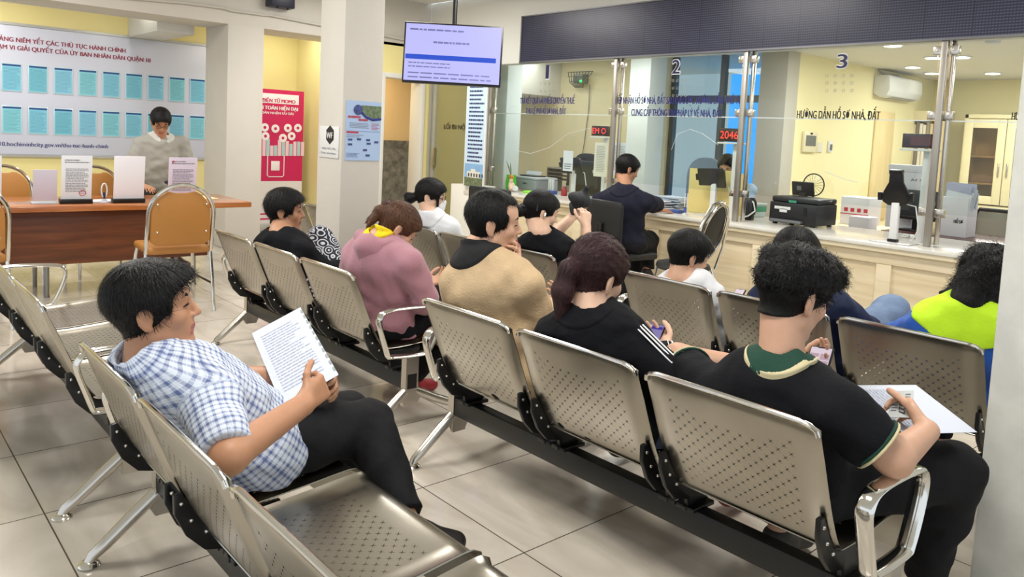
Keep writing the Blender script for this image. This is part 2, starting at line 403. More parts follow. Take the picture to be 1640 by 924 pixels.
for t, s, x, y, w in ((panes[0], '1', 874, 126, 4.5), (panes[1], '2', 1076, 118, 12), (panes[2], '3', 1340, 109, 16)):
    a = onglass(x, y); h = (onglass(x, y - 23) - a).z; wd = (onglass(x + w, y) - a).x
    text('number', s, frame(a, (1, 0, 0), (0, 0, 1)), h, wd, mat('white_outline', (235, 235, 240), .5), t, bold=.035, depth=-.004, ring=True)
    text('number', s, frame(a, (1, 0, 0), (0, 0, 1)), h, wd, NUM, t, bold=.01, depth=.003)
glass_text(panes[0], 'TRẢ KẾT QUẢ VÀ PHIẾU CHUYỂN THUẾ', (833, 166), (920, 166), 10, NAVYINK)
glass_text(panes[0], 'THU LỆ PHÍ HỒ SƠ NHÀ, ĐẤT', (842, 182), (906, 182), 9.5, NAVYINK)
glass_text(panes[1], 'TIẾP NHẬN HỒ SƠ NHÀ, ĐẤT SAU KHI ĐƯỢC HƯỚNG DẪN THỦ TỤC', (985, 166), (1193, 166), 11, NAVYINK)
glass_text(panes[1], 'CUNG CẤP THÔNG TIN PHÁP LÝ VỀ NHÀ, ĐẤT', (1011, 185), (1156, 185), 11, NAVYINK)
glass_text(panes[2], 'HƯỚNG DẪN HỒ SƠ NHÀ, ĐẤT', (1276, 189), (1409, 191), 12.5, BLACKINK)
glass_text(panes[3], 'HƯỚNG DẪN HỒ SƠ NHÀ, ĐẤT', (1620, 192), (1753, 196), 12.5, BLACKINK)
for t, x, y, w in ((panes[0], 866, 134, 21), (panes[1], 1078, 129, 20), (panes[2], 1324, 121, 40)):
    d = MB()
    for j in range(3):
        for i in range(4):
            p = onglass(x + w * i / 3, y + j * 12); d.tube([p + Vector((math.cos(k * PI / 5), 0, math.sin(k * PI / 5))) * .011 for k in range(10)], .002, 5, closed=True)
    d.build('speech_hole', mat('grey_hole_rim', (150, 150, 150), .4), t)
for t, pts in ((panes[0], [(822, 240), (850, 246), (880, 236), (910, 214), (945, 205)]), (panes[1], [(1075, 240), (1085, 215), (1105, 207), (1125, 214), (1145, 228), (1150, 232)]),
               (panes[2], [(1322, 275), (1352, 287), (1373, 292)])):
    MB().tube([onglass(*p) for p in pts], .0022, 6).build('etched_wave', mat('etched_white', (214, 222, 220), .5), t)

# counter
cw = wood('counter_wood', (214, 196, 158), (231, 216, 184), .45, 0, 2.2)
t = thing('service_counter', 'long pale wood service counter with a white stone top', 'counter', (-4, 6.2, 0))
bx(-6.9, 2.5, 5.84, 5.9, .0, .70).build('front_panel', cw, t)
st = MB()
for x in (-6.9, -5.55, -4.55, -3.45, -2.42, -1.42, -.4): st.box(x - .055, x + .055, 5.817, 5.85, .09, .60)
st.box(-6.96, 2.5, 5.815, 5.85, .60, .70); st.box(-6.96, 2.5, 5.815, 5.85, 0, .09)
st.build('rail_frame', wood('counter_rail', (222, 206, 170), (234, 221, 192), .45, 0, 2), t, .006)
bx(-6.98, 2.5, 5.76, 6.75, .725, CT).build('worktop', mat('white_stone_top', (226, 224, 216), .18, var=.08, vscale=4), t, .006)
bx(-6.98, 2.5, 5.775, 6.72, .69, .726).build('top_edge', wood('edge_wood', (226, 212, 180), (236, 224, 196), .4, 0, 2), t, .006)
bx(-6.98, -6.93, 5.9, 6.72, 0, .69).build('side_panel', cw, t)
t = thing('white_cabinet', 'white end cabinet below the tall printed banner', 'cabinet', (-7.3, 5.8, 0))
bx(-7.46, -7.0, 5.62, 5.93, 0, .8).build('body', mat('white_laminate', (236, 234, 226), .4), t, .005)
bx(-7.2, -7.08, 5.612, 5.62, .70, .74).build('label_plate', mat('cream_plate', (214, 206, 196), .5), t)

# internal passage door and its aluminium frame
t = thing('passage_door', 'olive tinted glass door lettered for the inner passage', 'door', (-7.9, 6.0, 0))
fr = MB()
for x in (-8.49, -8.40, -7.38): fr.box(x, x + .06, 5.97, 6.03, 0, 2.3)
fr.box(-8.49, -7.32, 5.97, 6.03, 2.24, 2.3)
fr.build('frame', mat('silver_aluminium', (196, 196, 192), .35, metal=.6), t, .004)
bx(-8.34, -7.38, 5.99, 6.01, .02, 2.24).build('leaf', mat('olive_glass', (150, 146, 104), .15), t)
a, b2 = at(711, 206, 5.98), at(746, 206, 5.98)
text('lettering', 'LỐI ĐI NỘI BỘ', frame(a, (1, 0, 0), (0, 0, 1)), .058, (b2 - a).x * 1.36, BLACKINK, t, bold=.015)
bx(-8.35, -8.30, 5.94, 5.98, .95, 1.2).build('handle', STAIN, t, .004)
# ------------------------------------------------------------------ perforated steel benches
def resample(prof, ss):
    P = [Vector((0, p[0], p[1])) for p in prof]; d = [0]
    for a, b2 in zip(P, P[1:]): d.append(d[-1] + (b2 - a).length)
    out = []
    for s in ss:
        s = min(max(s, 0), d[-1])
        for i in range(len(d) - 1):
            if s <= d[i + 1] + 1e-9:
                t = (s - d[i]) / (d[i + 1] - d[i]); out.append(P[i].lerp(P[i + 1], t)); break
    return out
def smooth_prof(prof, n=6):
    out = []
    P = [Vector((p[0], p[1])) for p in prof]
    for i in range(len(P) - 1):
        p0, p1, p2, p3 = P[max(i - 1, 0)], P[i], P[i + 1], P[min(i + 2, len(P) - 1)]
        for k in range(n):
            t = k / n
            out.append(tuple(.5 * ((2 * p1) + (p2 - p0) * t + (2 * p0 - 5 * p1 + 4 * p2 - p3) * t * t + (3 * p1 - p0 - 3 * p2 + p3) * t ** 3)))
    out.append(tuple(P[-1])); return out
def plen(prof): return sum(math.dist(a, b2) for a, b2 in zip(prof, prof[1:]))
def perforated(prof, Wd, s0, s1, m0, hole, gap, flange, edge_fn=None, bow=0.0):
    """sheet bent along a profile with a staggered lattice of little star-shaped holes; x runs from 0 to Wd"""
    Ls = plen(prof); pit = hole + gap
    nc = int((Wd - 2 * m0) / pit); x0 = (Wd - nc * pit + gap) / 2
    xs = [0, .006, flange]; cols = {}
    for i in range(nc):
        cols[len(xs)] = i; xs += [x0 + i * pit, x0 + i * pit + hole]
    xs += [Wd - flange, Wd - .006, Wd]
    nr = int((s1 - s0) / pit); rows = {}; ss = [s for s in np.linspace(0, s0 - .01, 9)]
    for j in range(nr):
        rows[len(ss)] = j; ss += [s0 + j * pit, s0 + j * pit + hole]
    ss += [s for s in np.linspace(s0 + nr * pit + .008, Ls, 12)]
    pts = resample(prof, ss); mb = MB(); nx = len(xs)
    def off(x):
        e = min(x, Wd - x); return -.012 * max(0, 1 - e / flange) if e < flange else 0
    tang = [(pts[min(i + 1, len(pts) - 1)] - pts[max(i - 1, 0)]).normalized() for i in range(len(pts))]
    for j, p in enumerate(pts):
        nrm = Vector((0, tang[j].z, -tang[j].y))
        for x in xs:
            q = Vector((x, p.y, p.z)) + nrm * off(x)
            if edge_fn: q = edge_fn(q, x, ss[j])
            mb.v.append(q)
    for j in range(len(ss) - 1):
        for i in range(nx - 1):
            a, b2, c, d = j * nx + i, j * nx + i + 1, (j + 1) * nx + i + 1, (j + 1) * nx + i
            ok = i in cols and j in rows and (cols[i] + rows[j]) % 2 == 0
            if ok and bow:
                u = abs(2 * cols[i] / (nc - 1) - 1); ok = rows[j] >= bow * nr * (1 - u * u) * .35
            if ok:
                ce = (mb.v[a] + mb.v[b2] + mb.v[c] + mb.v[d]) / 4; o = len(mb.v); q = [mb.v[k] for k in (a, b2, c, d)]
                for k in range(4): mb.v.append(ce.lerp((q[k] + q[(k + 1) % 4]) / 2, .22))
                for k, (u1, u2) in enumerate(((a, b2), (b2, c), (c, d), (d, a))): mb.f.append([u1, u2, o + k]); mb.mi.append(0)
            else: mb.f.append([a, b2, c, d]); mb.mi.append(0)
    return mb
SW, PITCH, END = .535, .567, .085
back_prof = smooth_prof([(.0, .748), (.001, .735), (.006, .715), (.030, .652), (.066, .563), (.100, .485), (.135, .418), (.160, .383)])
seat_prof = smooth_prof([(.158, .380), (.19, .368), (.30, .366), (.45, .376), (.56, .386), (.612, .388), (.634, .378), (.642, .355), (.638, .22)])
def back_edge(q, x, s):
    u = abs(2 * x / SW - 1)
    if s < .12: q = q + Vector((0, 0, -.014 * max(0, (u - .86) / .14) ** 2 * (1 - s / .12)))
    return q
_pb = perforated(back_prof, SW, .066, .38, .072, .0145, .0040, .03, back_edge, .3)
_ps = perforated(seat_prof, SW, .07, .40, .072, .0145, .0040, .02)
PROTO = {}
def bench_part(key, name, mbf, m, parent, off=(0, 0, 0), **kw):
    if key not in PROTO:
        o = mbf().build(name, m, parent, **kw); PROTO[key] = o; o.location = off
    else:
        o = PROTO[key].copy(); C.objects.link(o); o.parent = parent; o.location = off
    ORG[o.name] = Vector()
    return o
def bracket_mb():
    mb = MB(); poly = [(.076, .485), (.096, .488), (.138, .418), (.176, .376), (.25, .359), (.39, .362), (.39, .342), (.33, .312), (.325, .282), (.335, .282), (.335, .266), (.215, .266), (.215, .282), (.225, .282), (.22, .305), (.155, .322), (.108, .372), (.078, .435)]
    mb.prism(poly, .016, (-.008, 0, 0), ((0, 1, 0), (0, 0, 1)), (1, 0, 0)); mb.box(-.034, .034, .219, .331, .2665, .2815)
    return mb
def bolt_mb():
    mb = MB()
    for sx in (-1, 1):
        for (y, z) in ((.093, .462), (.156, .372), (.118, .412)): mb.sph((sx * .0085, y, z), .0055, 8, 5)
    return mb
def leg_mb():
    mb = MB(); mb.box(-.02, .02, .235, .305, .115, .36)
    mb.tube([(0, .245, .185), (0, .17, .125), (0, .09, .058), (0, .055, .032), (0, .045, .012)], [.022, .022, .020, .018, .017], 12)
    mb.tube([(0, .295, .185), (0, .42, .122), (0, .58, .055), (0, .635, .03), (0, .645, .012)], [.022, .022, .020, .018, .017], 12)
    mb.prism([(.235, .115), (.305, .115), (.33, .16), (.21, .16)], .03, (-.015, 0, 0), ((0, 1, 0), (0, 0, 1)), (1, 0, 0))
    return mb
def cap_mb(y): return MB().lathe((0, y, 0), [(.032, 0), (.034, .006), (.028, .014), (.014, .02)], 18)
def arm_mb():
    raw = [(.145, .365), (.125, .42), (.092, .52), (.095, .558), (.128, .583), (.22, .588), (.385, .578), (.425, .556), (.430, .51), (.405, .435), (.372, .372), (.35, .356), (.25, .356)]
    P = [(0, *q) for q in smooth_prof(raw + [raw[0]], 4)[:-1]]
    return MB().tube(P, .024, 12, closed=True, flat=(.45, 1), up=(0, 0, 1))
def make_bench(label, x_left, y0, n, arms=(True, True), z=0):
    t = thing('waiting_bench', label, 'bench', (x_left, y0, 0), 'steel waiting benches', world=False)
    Lb = 2 * END + (n - 1) * PITCH + SW
    bench_part(('beam', n), 'beam', lambda: bx(.0, Lb, .242, .298, .188, .268), BEAMM, t, bevel=.004)
    for x in (.0, Lb):
        lg = bench_part('leg', 'leg', leg_mb, STAIN, t, (x, 0, 0), bevel=0)
        bench_part('cap0', 'foot_cap', lambda: cap_mb(.045), CHROME, lg); bench_part('cap1', 'foot_cap', lambda: cap_mb(.645), CHROME, lg)
        bench_part('socket', 'black_insert', lambda: bx(-.0215, .0215, .245, .295, .20, .27), BLACKP, lg)
    for x, on in ((.0, arms[0]), (Lb, arms[1])):
        if on: bench_part('arm', 'armrest', arm_mb, CHROME, t, (x, 0, 0), ang=60)
    for i in range(n):
        x = END + i * PITCH
        bk = bench_part('back', 'backrest', lambda: _pb, STEEL, t, (x, 0, 0), solid=.003, ang=50)
        bench_part('lip', 'top_lip', lambda: MB().tube([(.005, .006, .720), (.008, .002, .734), (.022, -.002, .744), (.05, -.003, .749), (SW / 2, -.003, .750), (SW - .05, -.003, .749), (SW - .022, -.002, .744), (SW - .008, .002, .734), (SW - .005, .006, .720)], .007, 10), CHROME, bk)
        bench_part('seat', 'seat_pan', lambda: _ps, STEEL, t, (x, 0, 0), solid=.003, ang=50)
        for dx in (.020, SW - .020):
            br = bench_part('bracket', 'bracket', bracket_mb, BLACKP, t, (x + dx, 0, 0), bevel=.003)
            bench_part('bolt', 'bolts', bolt_mb, CHROME, br)
    return t
YA, YB, YD = .55, 1.78, 3.05
make_bench('steel bench holding the man in the checked shirt, nearest of all', -2.50 - END, YA, 4)
make_bench('empty steel bench beyond the man in the checked shirt', -4.715 - END, YA, 3)
make_bench('steel bench seating the beige sweater, ponytail and green collar people', -2.525 - END, YB, 3)
make_bench('steel bench seating the short-haired woman and the pink hoodie', -4.735 - END, YB, 3)
make_bench('steel bench seating the woman in the white face mask', -4.735 - END, YD, 3)
make_bench('steel bench seating the white shirt boy and the neon hood person', -2.57 - END, YD, 3)
make_bench('steel bench in the far bay, seen just left of the central column', -6.66 - END, YD, 2)
# ------------------------------------------------------------------ signed distance surfaces for bodies and cloth
def V3(*a): return np.array(a, float)
def cap(a, b2, ra, rb=None, k=.02): return ('c', np.array(a, float), np.array(b2, float), ra, ra if rb is None else rb, k)
def ell(c, R, r, k=.02): return ('e', np.array(c, float), np.array(R, float), np.array(r, float), k)
def sub(p, k=None): return ('s', p, k if k is not None else .008)
def cut(p0, n, k=.004): return ('p', np.array(p0, float), np.array(n, float) / np.linalg.norm(n), k)
def leanback(y0): return ('b', V3(0, y0 + .020, .74), V3(0, -.934, -.357), .765)
def only(p0, n, rad): return ('x', np.array(p0, float), np.array(n, float) / np.linalg.norm(n), rad)
def pd(p, P):
    if p[0] == 'c':
        a, b2 = p[1], p[2]; ab = b2 - a; q = P - a
        t = np.clip(q @ ab / max(ab @ ab, 1e-9), 0, 1)
        return np.linalg.norm(q - t[:, None] * ab, axis=1) - (p[3] + (p[4] - p[3]) * t)
    q = (P - p[1]) @ p[2]            # columns of R are the axes
    k0 = np.linalg.norm(q / p[3], axis=1); k1 = np.linalg.norm(q / p[3] ** 2, axis=1)
    return k0 * (k0 - 1) / np.maximum(k1, 1e-6)
def bound(p):
    if p[0] == 'c': return (p[1] + p[2]) / 2, np.linalg.norm(p[2] - p[1]) / 2 + max(p[3], p[4])
    return p[1], p[3].max()
def field(prims, P, disp=None, local=False):
    d = np.full(len(P), 1e3)
    for p in prims:
        if p[0] == 's':
            c, r = bound(p[1]); m = np.linalg.norm(P - c, axis=1) < r + .05
            if m.any():
                di = -pd(p[1], P[m]); k = p[2]; dm = d[m]
                h = np.clip(.5 - .5 * (dm - di) / k, 0, 1); d[m] = dm * (1 - h) + di * h + k * h * (1 - h)
        elif p[0] == 'p':
            di = (P - p[1]) @ p[2]; d = np.maximum(d, di)
        elif p[0] == 'x':      # cut by a plane only within a ball
            m = np.linalg.norm(P - p[1], axis=1) < p[3]
            d[m] = np.maximum(d[m], (P[m] - p[1]) @ p[2])
        elif p[0] == 'n': d = np.maximum(d, -field(p[1], P))
        elif p[0] == 'H':      # a layer of varying thickness over another shape
            d = np.minimum(d, field(p[1], P) - p[2](P))
        elif p[0] == 'q':      # flattened on the seat pan
            m = (P[:, 1] < p[1] + .615) & (P[:, 2] > .285); d[m] = np.maximum(d[m], .392 - P[m][:, 2])
        elif p[0] == 'i':      # keep only what lies inside another shape
            d = np.maximum(d, pd(p[1], P))
        elif p[0] == 'b':      # flattened where it leans on a backrest
            m = P[:, 2] < p[3]; d[m] = np.maximum(d[m], (P[m] - p[1]) @ p[2])
        elif p[0] == 'u':      # hard-union a whole sub-list
            d = np.minimum(d, field(p[1], P))
        else:
            c, r = bound(p); m = (np.linalg.norm(P - c, axis=1) < r + .12) if local else np.ones(len(P), bool)
            if m.any():
                di = pd(p, P[m]); k = p[-1]; dm = d[m]
                h = np.clip(.5 + .5 * (dm - di) / k, 0, 1); d[m] = di * h + dm * (1 - h) - k * h * (1 - h)
    if disp is not None: d = d + disp(P)
    return d
def nets(prims, h, disp=None, smooth=1):
    lo = np.full(3, 1e9); hi = -lo
    def grow(ps):
        nonlocal lo, hi
        for p in ps:
            if p[0] in 'ce':
                if p[0] == 'c': a = np.minimum(p[1] - p[3], p[2] - p[4]); b2 = np.maximum(p[1] + p[3], p[2] + p[4])
                else: e = np.sqrt(((p[2] * p[3]) ** 2).sum(1)); a = p[1] - e; b2 = p[1] + e
                lo = np.minimum(lo, a); hi = np.maximum(hi, b2)
            elif p[0] in 'uH': grow(p[1])
    grow(prims); lo -= .03; hi += .03
    B = 4; nb = np.ceil((hi - lo) / (h * B)).astype(int) + 1
    g = np.stack(np.meshgrid(*[np.arange(n) for n in nb], indexing='ij'), -1).reshape(-1, 3)
    dc = field(prims, lo + (g * B + (B - 1) / 2) * h, disp)
    actb = np.abs(dc) < h * B * .9 + h * 1.5 + .006
    F = np.repeat(np.repeat(np.repeat(np.where(dc < 0, -1., 1.).reshape(nb).astype(np.float32), B, 0), B, 1), B, 2)
    o = np.stack(np.meshgrid(*[np.arange(B)] * 3, indexing='ij'), -1).reshape(-1, 3)
    I = (g[actb][:, None, :] * B + o[None]).reshape(-1, 3)
    F[I[:, 0], I[:, 1], I[:, 2]] = field(prims, lo + I * h, disp, True)
    s = F < 0
    c = np.zeros([n - 1 for n in s.shape], np.int8)
    for i in (0, 1):
        for j in (0, 1):
            for k in (0, 1): c += s[i:s.shape[0] - 1 + i, j:s.shape[1] - 1 + j, k:s.shape[2] - 1 + k]
    act = (c > 0) & (c < 8); idx = np.argwhere(act); M = len(idx)
    vid = np.full(act.shape, -1, np.int32); vid[act] = np.arange(M)
    acc = np.zeros((M, 3)); cnt = np.zeros(M)
    cor = [(i, j, k) for i in (0, 1) for j in (0, 1) for k in (0, 1)]
    val = {q: F[idx[:, 0] + q[0], idx[:, 1] + q[1], idx[:, 2] + q[2]] for q in cor}
    for q in cor:
        for ax in range(3):
            if q[ax] == 0:
                r = list(q); r[ax] = 1; r = tuple(r); f1, f2 = val[q], val[r]; m = (f1 < 0) != (f2 < 0)
                t = f1[m] / (f1[m] - f2[m]); pos = np.tile(np.array(q, float), (m.sum(), 1)); pos[:, ax] += t
                acc[m] += pos; cnt[m] += 1
    V = lo + h * (idx + acc / np.maximum(cnt, 1)[:, None])
    faces = []
    for ax in range(3):
        sl = [slice(None)] * 3; sl2 = [slice(None)] * 3; sl[ax] = slice(0, -1); sl2[ax] = slice(1, None)
        e = np.argwhere(s[tuple(sl)] != s[tuple(sl2)])
        u, v = (ax + 1) % 3, (ax + 2) % 3
        e = e[(e[:, u] > 0) & (e[:, v] > 0) & (e[:, u] < act.shape[u]) & (e[:, v] < act.shape[v])]
        q = []
        for du, dv in ((-1, -1), (0, -1), (0, 0), (-1, 0)):
            f = e.copy(); f[:, u] += du; f[:, v] += dv; q.append(vid[f[:, 0], f[:, 1], f[:, 2]])
        q = np.stack(q, 1); ins = s[e[:, 0], e[:, 1], e[:, 2]]; q[~ins] = q[~ins][:, ::-1]; faces.append(q)
    Fc = np.concatenate(faces); Fc = Fc[(Fc >= 0).all(1)]
    for _ in range(smooth):
        a = np.zeros_like(V); n = np.zeros(len(V))
        for i in range(4):
            np.add.at(a, Fc[:, i], V[Fc[:, (i + 1) % 4]]); np.add.at(n, Fc[:, i], 1)
        V = V * .5 + .5 * a / np.maximum(n, 1)[:, None]
    return V, Fc
def surf(name, prims, h, m, parent=None, disp=None, smooth=1, mat_fn=None, uv_fn=None, org=None, post=None):
    V, Fc = nets(prims, h, disp, smooth)
    if post: V, Fc = post(V, Fc)
    o0 = np.array(ORG[parent.name]) if parent else np.array(org if org is not None else (0, 0, 0))
    me = bpy.data.meshes.new(name); n = len(Fc)
    me.vertices.add(len(V)); me.vertices.foreach_set('co', (V - o0).astype(np.float32).ravel())
    me.loops.add(n * 4); me.loops.foreach_set('vertex_index', Fc.astype(np.int32).ravel())
    me.polygons.add(n); me.polygons.foreach_set('loop_start', np.arange(0, n * 4, 4, dtype=np.int32))
    me.polygons.foreach_set('use_smooth', np.ones(n, bool))
    for mm in (m if isinstance(m, (list, tuple)) else [m]): me.materials.append(mm)
    if mat_fn is not None: me.polygons.foreach_set('material_index', mat_fn(V[Fc].mean(1)).astype(np.int32))
    if uv_fn is not None:
        uv = uv_fn(V)[Fc.ravel()]; l = me.uv_layers.new(name='cloth'); l.data.foreach_set('uv', uv.astype(np.float32).ravel())
    me.update(); me.validate()
    o = bpy.data.objects.new(name, me); C.objects.link(o)
    if parent: o.parent = parent; ORG[o.name] = Vector(o0)
    else: o.location = o0; ORG[o.name] = Vector(o0)
    return o

def noise_fn(seed, amp, freq, n=7):
    r = np.random.RandomState(seed); D = r.normal(size=(n, 3)); D /= np.linalg.norm(D, axis=1)[:, None]
    fq = freq * r.uniform(.6, 1.7, n); ph = r.uniform(0, 6.28, n)
    def f(P): return amp * np.sin(P @ (D * fq[:, None]).T + ph + 1.2 * np.sin(P @ (D[::-1] * fq[:, None] * .5).T)).sum(1) / n ** .5
    return f
def unit(v): v = np.array(v, float); return v / np.linalg.norm(v)
def rot3(yaw, pitch, roll=0):
    """yaw 0 looks along +Y, positive turns towards +X; pitch positive looks down; roll positive tips to the person's right"""
    cy, sy, cp, sp, cr, sr = math.cos(yaw), math.sin(yaw), math.cos(pitch), math.sin(pitch), math.cos(roll), math.sin(roll)
    Rz = np.array([[cy, sy, 0], [-sy, cy, 0], [0, 0, 1]]); Rx = np.array([[1, 0, 0], [0, cp, sp], [0, -sp, cp]])
    Ry = np.array([[cr, 0, sr], [0, 1, 0], [-sr, 0, cr]]); return Rz @ Rx @ Ry
def skin(name, rgb): return mat(name, rgb, .5, sss=.08, bump=.05, bscale=220, var=.07, vscale=22)
LIP = mat('lips', (168, 96, 86), .45)
def hairmat(name, rgb, rough=.5):
    m = mat(name, rgb, rough, spec=.25, bump=.35, bscale=30, var=.45, vscale=20, stretch=(6, 6, 1.2)); return m
HAIR = hairmat('black_hair', (11, 10, 11))

def hand_prims(wr, d, n, side, s=1.0, curl=.5, thumb=.5, spread=1.0):
    d = unit(d); n = unit(np.array(n, float) - d * np.dot(n, d)); th = np.cross(d, n) * (1 if side == 'R' else -1)
    P = []; wr = np.array(wr, float)
    for i in range(4):
        P.append(cap(wr + d * .006 * s + th * (.014 - i * .0095) * s, wr + d * .086 * s + th * (.028 - i * .0185) * s * spread, .0135 * s, .0115 * s, .012))
    P.append(cap(wr + d * .02 * s + th * .018 * s + n * .008 * s, wr + d * .055 * s + th * .03 * s + n * .010 * s, .014 * s, .012 * s, .012))
    Ln = (.072, .080, .074, .058); cr = curl if isinstance(curl, (list, tuple)) else [curl] * 4
    for i in range(4):
        b0 = wr + d * (.088 - (.004, 0, .004, .010)[i]) * s + th * (.028 - i * .0185) * s * spread; a = 0.0
        fd = unit(d + th * (.10 - .07 * i) * spread)
        for j, (q, w) in enumerate(((.46, 1.0), (.30, 1.1), (.24, .8))):
            a += cr[i] * w; dr = fd * math.cos(a) + n * math.sin(a); b1 = b0 + dr * Ln[i] * q * s
            P.append(cap(b0, b1, (.0088, .0080, .0074)[j] * s, (.0080, .0074, .0064)[j] * s, .003)); b0 = b1
    b0 = wr + d * .03 * s + th * .026 * s + n * .006 * s
    for q, v in ((.042, unit(d * .75 + th * .65 + n * .25 * thumb)), (.032, unit(d * .95 + th * .25 + n * .45 * thumb)), (.026, unit(d + n * .45 * thumb))):
        b1 = b0 + v * q * s; P.append(cap(b0, b1, .0105 * s, .0088 * s, .005)); b0 = b1
    return P

def head_prims(c, R, s=1.0):
    def p(x, y, z): return c + R @ (V3(x, y, z) * s)
    A = [ell(p(0, -.012, .032), R, V3(.075, .095, .088) * s, .015), ell(p(0, .04, .04), R, V3(.06, .05, .055) * s, .02), ell(p(0, .03, -.03), R, V3(.059, .062, .075) * s, .02)]
    for x in (-1, 1):
        A += [cap(p(.045 * x, .01, -.060), p(.006 * x, .068, -.096), .024 * s, .021 * s, .02), ell(p(.036 * x, .056, -.020), R, V3(.028, .028, .028) * s, .015)]
    A += [ell(p(0, .07, -.05), R, V3(.035, .026, .036) * s, .012), cap(p(0, .074, -.097), p(0, .075, -.1), .017 * s, .017 * s, .012),
          cap(p(-.034, .076, .027), p(.034, .076, .027), .011 * s, None, .014)]
    for x in (-1, 1): A.append(sub(ell(p(.031 * x, .1, .009), R, V3(.017, .016, .010) * s), .012))
    for x in (-1, 1): A.append(ell(p(.031 * x, .076, .009), R, V3(.014, .0125, .0105) * s, .004))
    A += [cap(p(0, .088, .018), p(0, .107, -.020), .0065 * s, .0115 * s, .008)]
    for x in (-1, 1): A.append(ell(p(.0105 * x, .097, -.025), R, V3(.008, .009, .0075) * s, .005))
    A += [cap(p(-.019, .083, -.0555), p(0, .0925, -.0535), .0055 * s, .0068 * s, .004), cap(p(.019, .083, -.0555), p(0, .0925, -.0535), .0055 * s, .0068 * s, .004),
          cap(p(-.014, .084, -.0685), p(.014, .084, -.0685), .0085 * s, None, .004), sub(cap(p(-.023, .089, -.0612), p(.023, .089, -.0612), .0022 * s), .004)]
    for x in (-1, 1):
        Re = R @ rot3(-.35 * x, -.18, 0)
        A += [ell(p(.0775 * x, -.012, -.008), Re, V3(.0085, .020, .033) * s, .006), cap(p(.075 * x, -.008, -.034), p(.072 * x, -.002, -.038), .009 * s, .007 * s, .006),
              sub(ell(p(.0865 * x, -.004, -.006), Re, V3(.0065, .010, .019) * s), .005)]
    return A

def hair_prims(c, R, s, style):
    def p(x, y, z): return c + R @ (V3(x, y, z) * s)
    def E(x, y, z, a, b2, g, k=.02): return ell(p(x, y, z), R, V3(a, b2, g) * s, k)
    t = style.get('t', 1.0)
    base = [E(0, -.012, .032, .075, .095, .088, .015), E(0, .04, .04, .06, .05, .055), cap(p(0, -.024, -.04), p(0, -.034, -.13), .052 * s, .055 * s, .03)]
    lo_ = style.get('fade', -.072)
    def th(P):
        q = (P - c) @ R / s; u = np.clip((q[:, 2] - lo_) / (.045 - lo_), 0, 1); u = u * u * (3 - 2 * u)
        return (.0012 + .0135 * t * u) * s
    A = [('H', base, th)]
    for q in style.get('add', ()): A.append(E(*q))
    hl = style.get('line', .078)                    # height of the front hairline
    A += [sub(E(0, .108, hl - .132, .105, .076, .135), .008)]
    for x in (-1, 1):
        A.append(sub(E(x * .095, style.get('sy', .046), -.050, .045, .046, .058), .006))
        A.append(sub(E(x * .080, style.get('ty', .094), .022, .040, .042, .046), .008))
    if style.get('temple'):
        for x in (-1, 1): A.append(sub(E(x * .058, .088, .066, .034, .050, .036), .008))
    if style.get('ears', True):
        for x in (-1, 1): A.append(sub(E(x * .092, -.004, -.012, .026, .029, .034), .006))
    n0 = style.get('nape', -.070); A.append(cut(p(0, -.09, n0), R @ V3(0, style.get('ns', .35), -1)))
    A.append(cut(p(0, .02, -.05), R @ V3(0, .75, -.66))) if style.get('jaw', True) else None
    for q in style.get('tail', ()): A.append(cap(p(*q[0]), p(*q[1]), q[2] * s, q[3] * s, q[4] if len(q) > 4 else .015))
    return A
def hair_disp(c, R, s, amp, fr, curl, seed):
    nf = noise_fn(seed, curl, 110) if curl else None
    def f(P):
        q = (P - c) @ R; a = np.arctan2(q[:, 0], q[:, 2] + .02 * s); d = amp * np.sin(a * fr + 4 * np.sin(q[:, 1] * 30 + seed)) + amp * .7 * np.sin(a * fr * 2.3 + q[:, 1] * 60)
        return d + nf(P) * np.clip((q[:, 2] / s + .035) / .05, 0, 1) if nf else d
    return f
